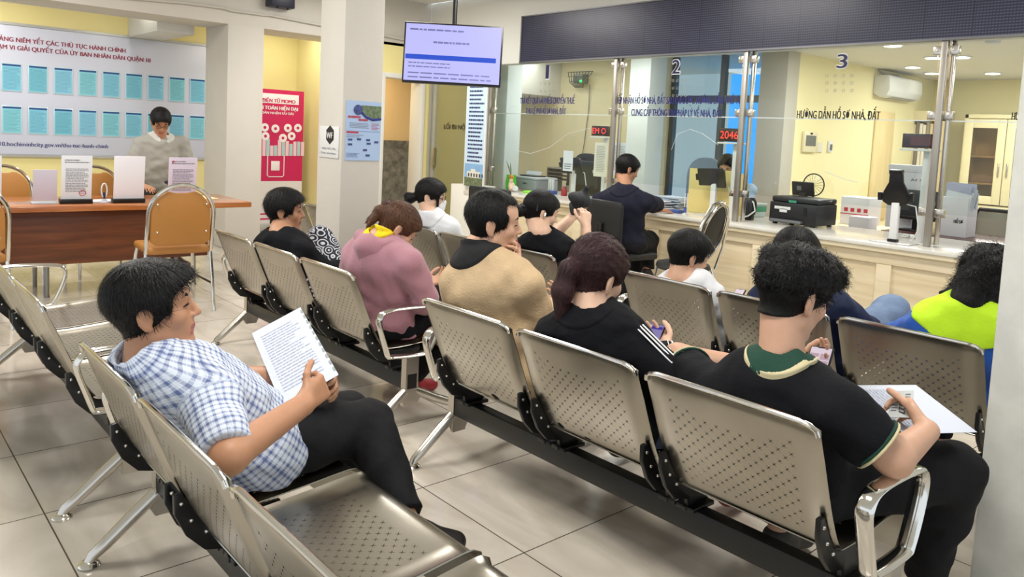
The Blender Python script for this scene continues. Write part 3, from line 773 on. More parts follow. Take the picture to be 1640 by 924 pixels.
def strands(c, R, s, style, n=2600):
    """loose locks that follow the comb direction, merged into the hair surface"""
    def post(V, Fc):
        r = np.random.RandomState(style.get('seed', 1)); nv = len(V); nrm = np.zeros_like(V)
        fn = np.cross(V[Fc[:, 2]] - V[Fc[:, 0]], V[Fc[:, 3]] - V[Fc[:, 1]])
        for i in range(4): np.add.at(nrm, Fc[:, i], fn)
        nrm /= np.maximum(np.linalg.norm(nrm, axis=1), 1e-9)[:, None]
        q = (V - c) @ R / s; ok = np.where(q[:, 2] > style.get('smin', -.055))[0]
        k = r.choice(ok, min(n, len(ok)), replace=False); P = V[k]; nn = nrm[k]; ql = q[k]
        gather = style.get('gather')
        tgt = V3(*gather) if gather else V3(0, -.035, .16)
        fl = (tgt - ql) if gather else (ql - tgt)
        if gather: dn = np.linalg.norm(ql - tgt, axis=1) < .04; low = (ql[:, 1] < -.10) & (ql[:, 2] < .02); fl[low] = ql[low] - tgt
        fl = fl @ R.T; fl -= nn * (fl * nn).sum(1)[:, None]; fl /= np.maximum(np.linalg.norm(fl, axis=1), 1e-6)[:, None]
        cu = style.get('wild', .25); rv = r.normal(size=fl.shape); rv -= nn * (rv * nn).sum(1)[:, None]
        fl = fl + rv * cu; fl /= np.linalg.norm(fl, axis=1)[:, None]; sd = np.cross(nn, fl)
        Ls = style.get('len', .026) * s * r.uniform(.6, 1.3, len(k)); lift = style.get('lift', .004) * r.uniform(.3, 1.2, len(k)); cw = style.get('wave', 0.0)
        seg = 4 if cw else 2; rows = []; ph = r.uniform(0, 6.28, len(k))
        for j in range(seg + 1):
            u = j / seg; w = .0011 * s * (1 - .75 * u)
            ctr = P - nn * .0015 + fl * (Ls * u)[:, None] + nn * (lift * math.sin(u * 2.2) + cw * .5 * np.sin(ph + u * 7))[:, None] + sd * (cw * np.cos(ph + u * 7) - cw * np.cos(ph))[:, None]
            rows.append(ctr - sd * w); rows.append(ctr + sd * w)
        nk = len(k); V2 = np.concatenate([V] + rows); F2 = []
        for j in range(seg):
            a = nv + 2 * j * nk + np.arange(nk); F2.append(np.stack([a, a + nk, a + 3 * nk, a + 2 * nk], 1))
        return V2, np.concatenate([Fc] + F2)
    return post

def person(label, J, h=.007, S=None):
    """J: joints in metres. One continuous body surface; hair, clothes and shoes are its children."""
    S = S or {}; s = S.get('s', 1.0); bulk = S.get('bulk', 1.0); fem = S.get('fem', False)
    j = {k: np.array(v, float) for k, v in J.items() if k not in ('hd', 'back')}
    LB = [leanback(J['back']), ('q', J['back'])] if 'back' in J else []
    yaw, pitch, roll = J['hd']; Rh = rot3(yaw, pitch, roll); hc = j['head']
    up = unit(j['neck'] - j['pel']); rt = j['shR'] - j['shL']; rt = unit(rt - up * (rt @ up)); fw = np.cross(up, rt); T = np.stack([rt, fw, up], 1)
    org = V3(j['pel'][0], j['pel'][1], 0); ln = np.linalg.norm(j['neck'] - j['pel'])
    lp = lambda t, f=0.0: j['pel'] + up * ln * t + fw * f
    def torso(i, k=.05):
        b = bulk
        A = [ell(lp(.02), T, V3(.168 * b + i, .120 * b + i, .125 + i), k), ell(lp(.36, .012 * b), T, V3(.148 * b + i, .112 * b + i, .15 + i), k), ell(lp(.70, .0), T, V3(.160 * b + i, .108 * b + i, .150 + i), k)]
        for x in 'LR': A += [cap(lp(.86), j['sh' + x], .070 * min(b, 1.1) + i, .052 + i, .04), cap(j['neck'] - up * .015, j['sh' + x], .050 + i, .048 + i, .03)]
        if fem: A += [ell(lp(.62, .085) + rt * .065 * x, T, V3(.06 + i, .05 + i, .062 + i), .04) for x in (-1, 1)]
        return A
    def arm(x, i, t0=0, t1=1, l0=0, l1=1):
        sh, el, wr = j['sh' + x], j['el' + x], j['wr' + x]; A = []; f = (1 + bulk) / 2
        r = lambda t: (.051 - .010 * t) * f
        if t1 > t0: A.append(cap(sh + (el - sh) * t0, sh + (el - sh) * t1, r(t0) + i, r(t1) + i, .02))
        r2 = lambda t: (.042 - .014 * t) * f
        if l1 > l0: A.append(cap(el + (wr - el) * l0, el + (wr - el) * l1, r2(l0) + i, r2(l1) + i, .02))
        return A
    def leg(x, i, t1=1.0, l1=1.0):
        hp, kn, an = j['hip' + x], j['kn' + x], j['an' + x]; f = (1 + bulk) / 2
        A = [cap(hp, hp + (kn - hp) * t1, .088 * f + i, (.088 - .028 * t1) * f + i, .03)]
        if l1 > 0: A += [cap(kn, kn + (an - kn) * l1, .058 * f + i, (.058 - .022 * l1) * f + i, .02)]
        if l1 > .4: A += [cap(kn + (an - kn) * .15, kn + (an - kn) * .45, .052 * f + i, .045 * f + i, .03)]
        return A
    def foot(x, i): return [cap(j['an' + x] + V3(0, 0, -.02), j['an' + x] * .7 + j['to' + x] * .3 + V3(0, 0, -.02), .038 + i, .036 + i, .02), cap(j['an' + x] + V3(0, 0, -.03), j['to' + x], .032 + i, .026 + i, .02)]
    sk = skin(*S.get('skin', ('skin_warm', (205, 160, 132))))
    B = [cap(hc + Rh @ (V3(0, -.022, -.055) * s), j['neck'] + up * .0, .052 * s, .058 * s, .03), cap(hc + Rh @ (V3(0, .0, -.05) * s), j['neck'] + fw * .02, .045 * s, .045 * s, .03)]
    B += torso(-.012) + arm('L', 0) + arm('R', 0) + leg('L', -.008) + leg('R', -.008) + LB + foot('L', -.006) + foot('R', -.006) + head_prims(hc, Rh, s)
    for x in 'LR':
        hd = S.get('hand' + x)
        wrd = j['wr' + x] - j['el' + x]
        if hd is None: hd = (wrd, (0, 0, -1), .35, .4)
        B += hand_prims(j['wr' + x], hd[0], hd[1], x, s * S.get('hs', 1.0), hd[2], hd[3], hd[4] if len(hd) > 4 else 1.0)
    def mf(P):
        q = ((P - hc) @ Rh) / s; return ((np.abs(q[:, 0]) < .021) & (q[:, 1] > .078) & (q[:, 2] > -.076) & (q[:, 2] < -.050)).astype(int)
    body = surf('person', B, h, [sk, S.get('lip', LIP)], None, mat_fn=mf, org=org)
    body['label'] = label; body['category'] = 'person'
    # hair
    st = S.get('hair', {})
    if st is not None:
        hm = st.get('mat', HAIR)
        surf('hair', hair_prims(hc, Rh, s, st), min(h, .005), hm, body, hair_disp(hc, Rh, s, st.get('amp', .0006), st.get('fr', 40), st.get('curl', 0), st.get('seed', 1)), post=strands(hc, Rh, s, st))
    hp = lambda x, y, z: Vector(hc + Rh @ (V3(x, y, z) * s))
    for x in (-1, 1):
        bm_ = MB(); bm_.tube([hp(x * .016, .0885, .030), hp(x * .030, .0885, .036), hp(x * .046, .078, .031)], [.003, .0042, .002], 6)
        bm_.build('eyebrow', st.get('brow', HAIR) if st else HAIR, body)
    for x in (-1, 1):
        ey = MB(); ey.tube([hp(x * .018, .0855, .006), hp(x * .026, .0895, .0095 if not S.get('down') else .005), hp(x * .036, .0885, .0095 if not S.get('down') else .005), hp(x * .045, .080, .006)], [.0015, .0034, .0034, .0015] if not S.get('down') else .0018, 6)
        ey.build('eye', mat('dark_eyes', (30, 22, 20), .25), body)
    # clothes
    fo = S.get('fold', .0048)
    def cloth_disp(seed, amp):
        n1 = noise_fn(seed, amp, 38, 6); n2 = noise_fn(seed + 5, amp * .4, 90, 6)
        def f(P):
            q = (P - j['pel']) @ T
            return n1(P * V3(1, 1, 1)) + n2(P) + amp * .8 * np.sin(q[:, 2] * 55 + 6 * np.sin(q[:, 0] * 7 + seed)) * np.clip((q[:, 2] - .0) * -3 + .9, .1, 1)
        return f
    top = S.get('top')
    if top:
        i = top.get('i', .012); A = torso(i)
        hem = top.get('hem', -.10); A.append(cut(lp(0) + up * hem, -up))
        for x in 'LR':
            sl = top['sleeve'] if not isinstance(top['sleeve'], dict) else top['sleeve'][x]
            U = []
            if sl <= 1.0: U += arm(x, top.get('si', .016), 0, sl, 0, 0); end = j['sh' + x] + (j['el' + x] - j['sh' + x]) * sl; dr = j['el' + x] - j['sh' + x]; rad = .12
            else: U += arm(x, top.get('si', .012), 0, 1, 0, sl - 1); end = j['el' + x] + (j['wr' + x] - j['el' + x]) * (sl - 1); dr = j['wr' + x] - j['el' + x]; rad = .09
            U.append(only(end, dr, rad)); A += [p for p in U if p[0] != 'x']; A.append(U[-1])
        A += LB
        A.append(sub(cap(j['neck'] - up * top.get('nd', .02) + fw * .01, j['neck'] + up * .12 + fw * .02, top.get('nr', .062), top.get('nr', .062) + .02), .01))
        sh_o = surf('shirt', A, max(h, .0065), top['mat'], body, cloth_disp(S.get('seed', 3), fo), smooth=2, uv_fn=S.get('uv') and S['uv'](j, T))
        if top.get('collar'):
            cmat, hgt, rad, gapa = top['collar']; ii = i + .007; nk = j['neck']; ax = unit(up * .7 + unit(hc - nk) * .5)
            dz = rad * .40; pn = -(up - fw * .15)
            def edge(e): return cap(nk - up * .25, nk + up * .25, rad * 1.3 - e, None, .001), cut(nk - up * (dz - e), pn)
            E_, C_ = edge(0); fd = cloth_disp(S.get('seed', 3), fo)
            Y_ = torso(ii) + LB + [('i', E_), C_]
            Y_.append(sub(cap(nk - ax * .06, nk + ax * .12, .056, .060), .006))
            G = [cap(nk - ax * .02, nk + ax * (hgt - .012), .070, .067, .01), sub(cap(nk - ax * .06, nk + ax * .12, .057, .061), .004), cut(nk + ax * hgt, ax)]
            A = Y_ + [('u', G)]
            if gapa: A.append(('s', cap(nk + fw * .07 + up * .08, nk + fw * .14 - up * .12, .012, .045), .006))
            surf('collar', A, min(h, .006), cmat, body, fd, smooth=1, uv_fn=S.get('uv') and S['uv'](j, T))
            if top.get('tip'):
                pp_ = torso(ii + .0032) + LB + [('i', E_), C_, ('n', list(edge(.0046))), sub(cap(nk - ax * .06, nk + ax * .12, .060, .066), .002), sub(cap(nk + fw * .07 + up * .08, nk + fw * .14 - up * .12, .012, .045), .004)]
                surf('collar_piping', pp_, .0026, top['tip'], body, fd, smooth=1)
        if top.get('yoke'):
            ym, yr = top['yoke']; A = torso(i + .007) + LB
            for x in 'LR': A += arm(x, top.get('si', .012) + .007, 0, .5, 0, 0)
            A += [('i', ell(j['neck'] - up * .04, T, V3(*yr), .01)), sub(cap(j['neck'] - up * .06, j['neck'] + up * .12, .058, .066), .006)]
            surf('yoke', A, max(h, .0065), ym, body, cloth_disp(S.get('seed', 3), fo), smooth=2)
        if top.get('cuff'):
            for x in 'LR':
                sl = top['sleeve']; en = j['sh' + x] + (j['el' + x] - j['sh' + x]) * sl; dr = Vector(j['el' + x] - j['sh' + x]).normalized()
                sd = dr.orthogonal().normalized(); w_ = dr.cross(sd); r0 = (.051 - .010 * sl) * (1 + bulk) / 2 + top.get('si', .016) + .001
                for o_, mm in zip((-.004, -.012), top['cuff']):
                    MB().tube([Vector(en) + dr * o_ + (sd * math.cos(k * PI / 12) + w_ * math.sin(k * PI / 12)) * r0 for k in range(24)], .0042, 6, closed=True).build('cuff_stripe', mm, body)
    bot = S.get('bottom')
    if bot:
        i = bot.get('i', .012); A = [ell(lp(.0), T, V3(.165 * bulk + i, .118 * bulk + i, .125 + i), .05)]
        A.append(cut(lp(0) + up * .13, up))
        for x in 'LR': A += leg(x, i, bot.get('t1', 1.0), bot.get('l1', .93))
        for x in 'LR':
            if bot.get('l1', .93) > 0: dr = j['an' + x] - j['kn' + x]; A.append(only(j['kn' + x] + dr * bot.get('l1', .93), dr, .11))
        A += LB
        surf('trousers', A, max(h, .0075), bot['mat'], body, cloth_disp(S.get('seed', 3) + 9, bot.get('fold', .003)), smooth=2)
    sho = S.get('shoes')
    if sho:
        for x in 'LR':
            A = foot(x, .006); A.append(cut((0, 0, min(j['to' + x][2], j['an' + x][2]) - .034), (0, 0, -1))) if S.get('flat', True) else None
            if sho.get('low'): A.append(cut(j['an' + x] + V3(0, 0, .0), (0, 0, 1)))
            surf('shoe', A, max(h, .007), sho['mat'], body)
    if S.get('glasses'):
        g = MB()
        for x in (-1, 1):
            g.tube([hp(x * .031 + .021 * math.cos(k * PI / 8), .103 - .012 * abs(x * .031 + .021 * math.cos(k * PI / 8)) / .05, .008 + .017 * math.sin(k * PI / 8)) for k in range(16)], .0016, 6, closed=True)
            g.tube([hp(x * .051, .094, .012), hp(x * .070, .06, .012), hp(x * .0795, -.005, .008)], .0016, 6)
        g.tube([hp(-.010, .104, .010), hp(.010, .104, .010)], .0016, 6)
        g.build('glasses', S['glasses'], body)
    for k in S.get('extra', ()): k(body, j, T, hc, Rh, s)
    return body

KS = 1.047
def sit(x, y0, yaw=0.0, **o):
    """default seated joints: hips on the pan of a bench whose back line is y0, facing +Y"""
    s = o.pop('s', 1.0); lb = o.pop('lb', True); lean = o.pop('lean', 0.0); dz = o.pop('dz', 0.0)
    P = dict(pel=(0, .30, .455), neck=(0, .10 + lean, .90), head=(0, .15 + lean * 1.4, 1.02), shL=(-.185, .12 + lean, .835), shR=(.185, .12 + lean, .835),
             elL=(-.23, .26 + lean, .60), elR=(.23, .26 + lean, .60), wrL=(-.10, .46 + lean, .57), wrR=(.10, .46 + lean, .57),
             hipL=(-.09, .33, .445), hipR=(.09, .33, .445), knL=(-.12, .74, .475), knR=(.12, .74, .475), anL=(-.11, .80, .10), anR=(.11, .80, .10),
             toL=(-.12, .96, .035), toR=(.12, .96, .035))
    c, sn = math.cos(yaw), math.sin(yaw); J = {}
    for k, v in P.items():
        z = v[2] + (dz if k not in ('anL', 'anR', 'toL', 'toR') else 0); vx, vy = v[0] * s, v[1] * s
        J[k] = (x + vx * c + (vy) * sn, y0 - vx * sn + vy * c, z) if yaw else (x + vx, y0 + vy, z)
    if not yaw and lb: J['back'] = y0
    J['hd'] = o.pop('hd', (yaw, .25, 0))
    for k, v in o.items():
        if lb and not yaw:       # the bench sitters
            v = (v[0] * KS, v[1] * KS, v[2] if k[:2] in ('an', 'to') else H + (v[2] - H) * KS)
        J[k] = tuple(v)
    return J
# ------------------------------------------------------------------ the people
BLK = mat('black_cloth', (15, 16, 21), .9, bump=.2, bscale=90, spec=.25)
NAVY = mat('navy_cloth', (30, 31, 46), .9, bump=.2, bscale=90, spec=.25)
TROU = mat('black_trousers', (19, 19, 22), .85, bump=.15, bscale=70, spec=.3)
JEAN = mat('blue_denim', (60, 76, 108), .85, bump=.3, bscale=200, var=.15, vscale=20)
JEAN2 = mat('faded_denim', (112, 132, 162), .85, bump=.3, bscale=200, var=.15, vscale=20)
SHOE = mat('dark_shoe', (28, 24, 24), .45)
WHT = mat('white_cloth', (226, 228, 232), .85, bump=.15, bscale=90)
TAN = ('skin_tan', (186, 136, 104)); WARM = ('skin_warm', (212, 166, 138)); PALE = ('skin_pale', (226, 186, 160))
WIRE = mat('thin_dark_frame', (60, 54, 52), .3, metal=.6)
def uvw(o): return tuple(o)

# man in the checked shirt ------------------------------------------------
plaid = mat('checked_shirt', (214, 222, 236), .85, bump=.12, bscale=120); b = plaid.node_tree.nodes['Principled BSDF']
uvn = N(plaid, 'ShaderNodeUVMap', uv_map='cloth'); sp = N(plaid, 'ShaderNodeSeparateXYZ'); L(plaid, uvn.outputs[0], sp.inputs[0])
def band(out, per, lo, duty):
    d = N(plaid, 'ShaderNodeMath', operation='DIVIDE'); L(plaid, out, d.inputs[0]); d.inputs[1].default_value = per
    a = N(plaid, 'ShaderNodeMath', operation='ADD'); L(plaid, d.outputs[0], a.inputs[0]); a.inputs[1].default_value = lo
    f = N(plaid, 'ShaderNodeMath', operation='FRACT'); L(plaid, a.outputs[0], f.inputs[0])
    l = N(plaid, 'ShaderNodeMath', operation='LESS_THAN'); L(plaid, f.outputs[0], l.inputs[0]); l.inputs[1].default_value = duty
    return l.outputs[0]
acc = None
for out in (sp.outputs[0], sp.outputs[1]):
    for per, lo, duty, wgt in ((.0165, 0, .34, .40), (.0165, .36, .10, -.25), (.066, .1, .25, .22)):
        l = band(out, per, lo, duty); ml = N(plaid, 'ShaderNodeMath', operation='MULTIPLY'); L(plaid, l, ml.inputs[0]); ml.inputs[1].default_value = wgt
        if acc is None: acc = ml.outputs[0]
        else:
            ad = N(plaid, 'ShaderNodeMath', operation='ADD'); L(plaid, acc, ad.inputs[0]); L(plaid, ml.outputs[0], ad.inputs[1]); acc = ad.outputs[0]
r = N(plaid, 'ShaderNodeValToRGB'); e = r.color_ramp.elements; e[0].position = 0; e[0].color = lin((214, 222, 236)) + (1,); e[1].position = .95; e[1].color = lin((88, 104, 152)) + (1,)
L(plaid, acc, r.inputs[0]); L(plaid, r.outputs[0], b.inputs['Base Color'])
def plaid_uv(j, T):
    def f(P):
        q = (P - j['pel']) @ T; uv = np.stack([np.arctan2(q[:, 0], -q[:, 1]) * .14, q[:, 2]], 1)
        for x in 'LR':
            sh, el = j['sh' + x], j['el' + x]; ab = el - sh; Ln = np.linalg.norm(ab); a = ab / Ln
            t = (P - sh) @ a; off = P - sh - t[:, None] * a; m = (t > .015) & (t < Ln + .05) & (np.linalg.norm(off, axis=1) < .085)
            s1 = unit(np.cross(a, (0, 0, 1)) + 1e-6); s2 = np.cross(a, s1)
            uv[m] = np.stack([np.arctan2(off[m] @ s1, off[m] @ s2) * .06, t[m]], 1)
        return uv
    return f
q = 1 / KS
J = sit(-2.20, YA, pel=(-2.17 * q, .93 * q, H + (.455 - H) * q), neck=at(234, 584, .63 * q), head=at(246, 496, .65 * q), hd=(.42, -.12, -.02),
        shR=at(338, 642, .72 * q), shL=(-2.31 * q, .66 * q, H + (.70 - H) * q), elR=at(366, 730, .70 * q), wrR=at(486, 648, .93 * q), elL=(-2.42 * q, .95 * q, H + (.58 - H) * q), wrL=at(512, 600, 1.16 * q),
        hipR=(-2.10 * q, .92 * q, H + (.46 - H) * q), hipL=(-2.26 * q, .95 * q, H + (.45 - H) * q), knR=at(588, 680, 1.28 * q), anR=(-1.72, 1.20, .27), toR=(-1.66, 1.32, .20), knL=(-2.22, 1.28, .46), anL=(-2.16, 1.32, .1), toL=(-2.16, 1.47, .035))
person('man in a blue checked shirt reading papers with legs crossed', J, .005, dict(s=1.0, bulk=1.12, skin=TAN, seed=4, fold=.004, flat=False,
    hair=dict(t=1.5, line=.080, seed=2, len=.034, add=[(0, .025, .078, .074, .088, .050), (0, -.05, .055, .078, .068, .07)]), uv=plaid_uv,
    top=dict(sleeve=.92, mat=plaid, hem=-.17, si=.022, i=.026, collar=(plaid, .046, .088, True)), bottom=dict(mat=TROU, i=.016), shoes=dict(mat=SHOE),
    handR=(at(520, 616, 1.01) - at(486, 648, .93), (-.6, .6, .2), .95, .9), handL=(at(556, 628, 1.17) - at(512, 600, 1.16), (.2, -.9, -.2), .45, .5)))

# beige sweater ------------------------------------------------
J = sit(-2.25, YB, neck=at(762, 402, 1.83), head=at(790, 357, 1.88), hd=(.66, .10, .05), pel=(-2.14, 1.96, .485), shL=at(735, 452, 1.80), shR=at(842, 458, 1.90),
        elR=at(868, 520, 1.98), wrR=at(884, 492, 2.20), elL=(-2.36, 2.06, .70), wrL=at(822, 424, 1.98))
person('man in a beige sweater resting his chin on his hand', J, .006, dict(s=1.02, bulk=1.22, skin=WARM, seed=11, fold=.004,
    hair=dict(temple=True, line=.100, t=.8, seed=3), top=dict(sleeve=1.95, mat=mat('beige_knit', (206, 178, 140), .9, bump=.3, bscale=150, var=.06, vscale=30), si=.014, i=.016, hem=-.13,
    collar=(mat('black_rib', (26, 26, 28), .9), .05, .085, False)), bottom=dict(mat=TROU), shoes=dict(mat=SHOE),
    handR=(at(892, 474, 2.27) - at(884, 492, 2.20), (-.6, -.6, .3), .5, .6), handL=(at(832, 398, 1.95) - at(822, 424, 1.98), (-.3, -.8, .2), .5, .2)))

# ponytail ------------------------------------------------
BROWN = hairmat('dark_brown_hair', (58, 36, 38)); BROWN2 = hairmat('light_brown_hair', (92, 62, 46))
stripe = mat('white_stripe', (236, 236, 238), .8)
def side_stripes(body, j, T, hc, Rh, s):
    mb = MB(); a, b2, c = (Vector(j[k]) for k in ('shR', 'elR', 'wrR')); out = Vector(T[:, 0]) * .55 + Vector((0, -.35, .75))
    for o_ in (-.016, 0, .016):
        pts = []
        for k in range(13):
            t = k / 12; p = a.lerp(b2, t * 1.35) if t < .74 else b2.lerp(c, (t - .74) / .26 * .9)
            d = ((b2 - a) if t < .74 else (c - b2)).normalized(); u = (out - d * out.dot(d)).normalized(); w = d.cross(u).normalized()
            rr = (.051 - .010 * min(1, t * 1.35) if t < .74 else .042 - .012 * (t - .74) / .26) * 1.1 + .0235
            pts.append(p + (u * math.cos(o_ / rr) + w * math.sin(o_ / rr)) * rr)
        mb.tube(pts, .0042, 6, flat=(.5, 1))
    mb.build('sleeve_stripes', stripe, body)
def hair_tie(body, j, T, hc, Rh, s):
    c = Vector(hc + Rh @ V3(0, -.122, .022)); MB().tube([c + Vector(Rh @ V3(.021 * math.cos(k * PI / 8), .004, .021 * math.sin(k * PI / 8))) for k in range(16)], .005, 6, closed=True).build('hair_tie', mat('hair_tie_elastic', (70, 52, 54), .7), body)
J = sit(-1.69, YB, neck=at(942, 502, 1.82), head=at(955, 442, 1.87), hd=(.02, .32, .10), pel=(-1.63, 1.95, .485), shL=at(890, 538, 1.79), shR=at(1010, 548, 1.89),
        elR=at(1072, 605, 1.92), wrR=at(1066, 566, 2.08), elL=(-1.86, 1.95, .62), wrL=at(1030, 575, 2.1))
person('woman with a brown ponytail in a striped black track jacket', J, .006, dict(s=1.04, bulk=1.12, fem=True, skin=PALE, seed=21,
    hair=dict(mat=BROWN, t=1.0, nape=-.075, ns=.5, amp=.001, fr=30, line=.076, gather=(0, -.115, .03), wild=.08, lift=.002, len=.035, seed=4, add=[(0, -.02, .05, .08, .1, .09)],
              tail=[((0, -.100, .035), (0, -.128, -.01), .020, .032), ((0, -.128, -.01), (0, -.122, -.08), .032, .036), ((0, -.122, -.08), (-.005, -.085, -.165), .036, .018)]),
    top=dict(sleeve=1.92, mat=BLK, si=.018, i=.016, collar=(BLK, .035, .08, True)), bottom=dict(mat=JEAN), shoes=dict(mat=mat('red_sandal', (140, 30, 34), .5), low=True), extra=[side_stripes, hair_tie],
    handR=(at(1050, 545, 2.13) - at(1066, 566, 2.08), (-.6, -.1, .6), .5, .7), handL=((.5, .6, .5), (-.1, -.3, .9), .5, .6)))

# green collar ------------------------------------------------
GREEN = mat('green_collar', (16, 62, 48), .85, bump=.2, bscale=120); CREAM = mat('cream_piping', (214, 202, 160), .8)
J = sit(-1.12, YB, neck=at(1250, 590, 1.90), head=at(1270, 472, 1.945), hd=(.30, .30, .04), pel=(-1.07, 1.99, .485), shL=at(1150, 642, 1.86), shR=at(1350, 664, 1.88),
        elL=at(1085, 572, 2.02), wrL=at(1268, 600, 2.16), elR=at(1432, 735, 1.93), wrR=at(1486, 690, 2.11), knR=(-.74, 2.36, .535), anR=(-.80, 2.37, .10), toR=(-.82, 2.52, .04), hipR=(-.97, 2.02, .475),
        knL=(-1.22, 2.40, .52), anL=(-1.22, 2.30, .11), toL=(-1.2, 2.46, .04))
def undershirt(body, j, T, hc, Rh, s):
    ax = Vector(unit(j['neck'] - j['pel'])); c = Vector(j['neck']) + ax * .012; x_, y_ = Vector(T[:, 0]), Vector(T[:, 1])
    MB().tube([c + (x_ * math.cos(k * PI / 12) + y_ * math.sin(k * PI / 12)) * .059 for k in range(24)], .006, 6, closed=True).build('white_undershirt', WHT, body)
person('young man with curly black hair in a green-collared polo shirt', J, .0045, dict(s=1.04, bulk=1.14, skin=WARM, seed=31, glasses=WIRE,
    hair=dict(t=1.3, fade=-.06, nape=-.080, smin=-.005, curl=.0045, amp=.0, add=[(0, -.012, .074, .085, .102, .066, .01), (.035, .03, .075, .064, .078, .056, .01), (-.02, -.04, .07, .075, .07, .06, .01)], line=.085, seed=5, wild=1.0, wave=.0045, len=.030, lift=.006),
    top=dict(sleeve=.72, mat=BLK, si=.026, i=.018, collar=(GREEN, .040, .074, True), tip=CREAM, cuff=(CREAM, GREEN)), bottom=dict(mat=TROU, i=.018), shoes=dict(mat=mat('grey_sandal', (52, 50, 50), .6)), extra=[undershirt],
    handR=(at(1452, 640, 2.185) - at(1486, 690, 2.11), (-.75, -.15, -.25), (.75, .7, .7, .75), .7), handL=((.6, .5, .45), (-.3, -.6, .6), .5, .6)))

# pink hoodie ------------------------------------------------
PINK = mat('pink_fleece', (178, 128, 140), .9, bump=.2, bscale=120, sheen=.2)
def hood(m, sz=1.0, tip=(0, -.13, -.13)):
    def f(body, j, T, hc, Rh, s):
        n = j['neck']; p = lambda x, y, z: n + T @ V3(x, y, z) * sz
        A = [cap(p(-.085, -.03, -.005), p(0, -.075, .005), .036 * sz, .042 * sz, .03), cap(p(.085, -.03, -.005), p(0, -.075, .005), .036 * sz, .042 * sz, .03),
             cap(p(-.09, -.02, -.0), p(-.07, .05, -.03), .030 * sz, .022 * sz, .03), cap(p(.09, -.02, 0), p(.07, .05, -.03), .030 * sz, .022 * sz, .03),
             ] + ([cap(p(0, -.085, -.02), p(*tip), .055 * sz, .014 * sz, .04), ell(p(0, -.085, -.045), T, V3(.095, .035, .06) * sz, .03)] if tip else [])
        surf('hood', A, .007, m, body, noise_fn(4, .003, 40), smooth=2)
    return f
def clip_tail(body, j, T, hc, Rh, s):
    p = lambda x, y, z: Vector(hc + Rh @ (V3(x, y, z) * s)); mb = MB()
    for k in range(5): mb.tube([p(-.018 + .004 * k, -.118, .052 - .008 * k), p(-.03, -.135, .06 - .008 * k), p(-.012 + .004 * k, -.128, .075 - .006 * k)], .004, 6)
    mb.sph(p(-.01, -.118, .06), .014); mb.build('hair_claw', mat('brown_claw', (86, 58, 56), .35), body)
J = sit(-3.34, YB, neck=at(607, 383, 1.93), head=at(636, 365, 2.03), hd=(.32, .72, .05), pel=(-3.18, 2.0, .485), shL=at(573, 425, 1.90), shR=at(655, 425, 1.98),
        elR=at(682, 478, 2.06), wrR=at(672, 500, 2.24), elL=(-3.40, 2.12, .63), wrL=(-3.25, 2.3, .62), anR=(-3.20, 2.19, .09), toR=(-3.21, 2.35, .035), anL=(-3.40, 2.22, .09), toL=(-3.42, 2.38, .035))
person('woman in a pink hoodie bending her head over her lap', J, .007, dict(s=1.0, bulk=1.2, fem=True, skin=WARM, seed=41, fold=.005, down=True,
    hair=dict(mat=BROWN2, nape=-.07, ns=.5, line=.076, amp=.0008, gather=(0, -.11, .04), wild=.1, lift=.002, seed=6, tail=[((0, -.098, .035), (0, -.122, .005), .026, .028), ((0, -.122, .005), (-.005, -.120, -.05), .028, .020), ((-.005, -.120, -.05), (-.015, -.105, -.115), .020, .003), ((-.01, -.122, -.03), (-.035, -.128, -.095), .016, .003), ((.01, -.122, -.03), (.025, -.125, -.10), .016, .003)]),
    top=dict(sleeve=1.95, mat=PINK, si=.018, i=.020, hem=-.12, collar=(mat('yellow_rib', (244, 214, 20), .8), .062, .06, False)), bottom=dict(mat=BLK, i=.02), shoes=dict(mat=mat('red_clog', (150, 26, 38), .45)), extra=[hood(PINK), clip_tail],
    handR=((-.2, .8, .3), (-.5, -.2, .8), .5, .6), handL=((.3, .8, .3), (.3, -.2, .8), .5, .6)))

# woman with short hair, knee up ------------------------------------------------
pat = mat('swirl_print', (24, 26, 40), .8); b = pat.node_tree.nodes['Principled BSDF']
tc = N(pat, 'ShaderNodeTexCoord'); vo = N(pat, 'ShaderNodeTexVoronoi'); vo.inputs['Scale'].default_value = 15; L(pat, tc.outputs['Object'], vo.inputs['Vector'])
ms = N(pat, 'ShaderNodeMath', operation='MULTIPLY'); L(pat, vo.outputs['Distance'], ms.inputs[0]); ms.inputs[1].default_value = 26
sn = N(pat, 'ShaderNodeMath', operation='SINE'); L(pat, ms.outputs[0], sn.inputs[0])
gt = N(pat, 'ShaderNodeMath', operation='GREATER_THAN'); L(pat, sn.outputs[0], gt.inputs[0]); gt.inputs[1].default_value = .35
mx = N(pat, 'ShaderNodeMix', data_type='RGBA'); L(pat, gt.outputs[0], mx.inputs[0]); mx.inputs[6].default_value = lin((24, 26, 40)) + (1,); mx.inputs[7].default_value = lin((206, 208, 216)) + (1,)
L(pat, mx.outputs[2], b.inputs['Base Color'])
J = sit(-4.47, YB, neck=at(449, 378, 1.93), head=at(457, 338, 1.985), hd=(.62, .06, .0), pel=(-4.15, 2.0, .485), shL=at(428, 402, 1.88), shR=at(484, 405, 1.98),
        elR=at(520, 432, 2.12), wrR=(-3.92, 2.36, .60), elL=(-4.45, 2.1, .62), wrL=(-4.2, 2.35, .6), knR=at(512, 384, 2.24), anR=(-4.02, 2.26, .50), toR=(-4.0, 2.40, .455), hipR=(-4.06, 2.04, .49))
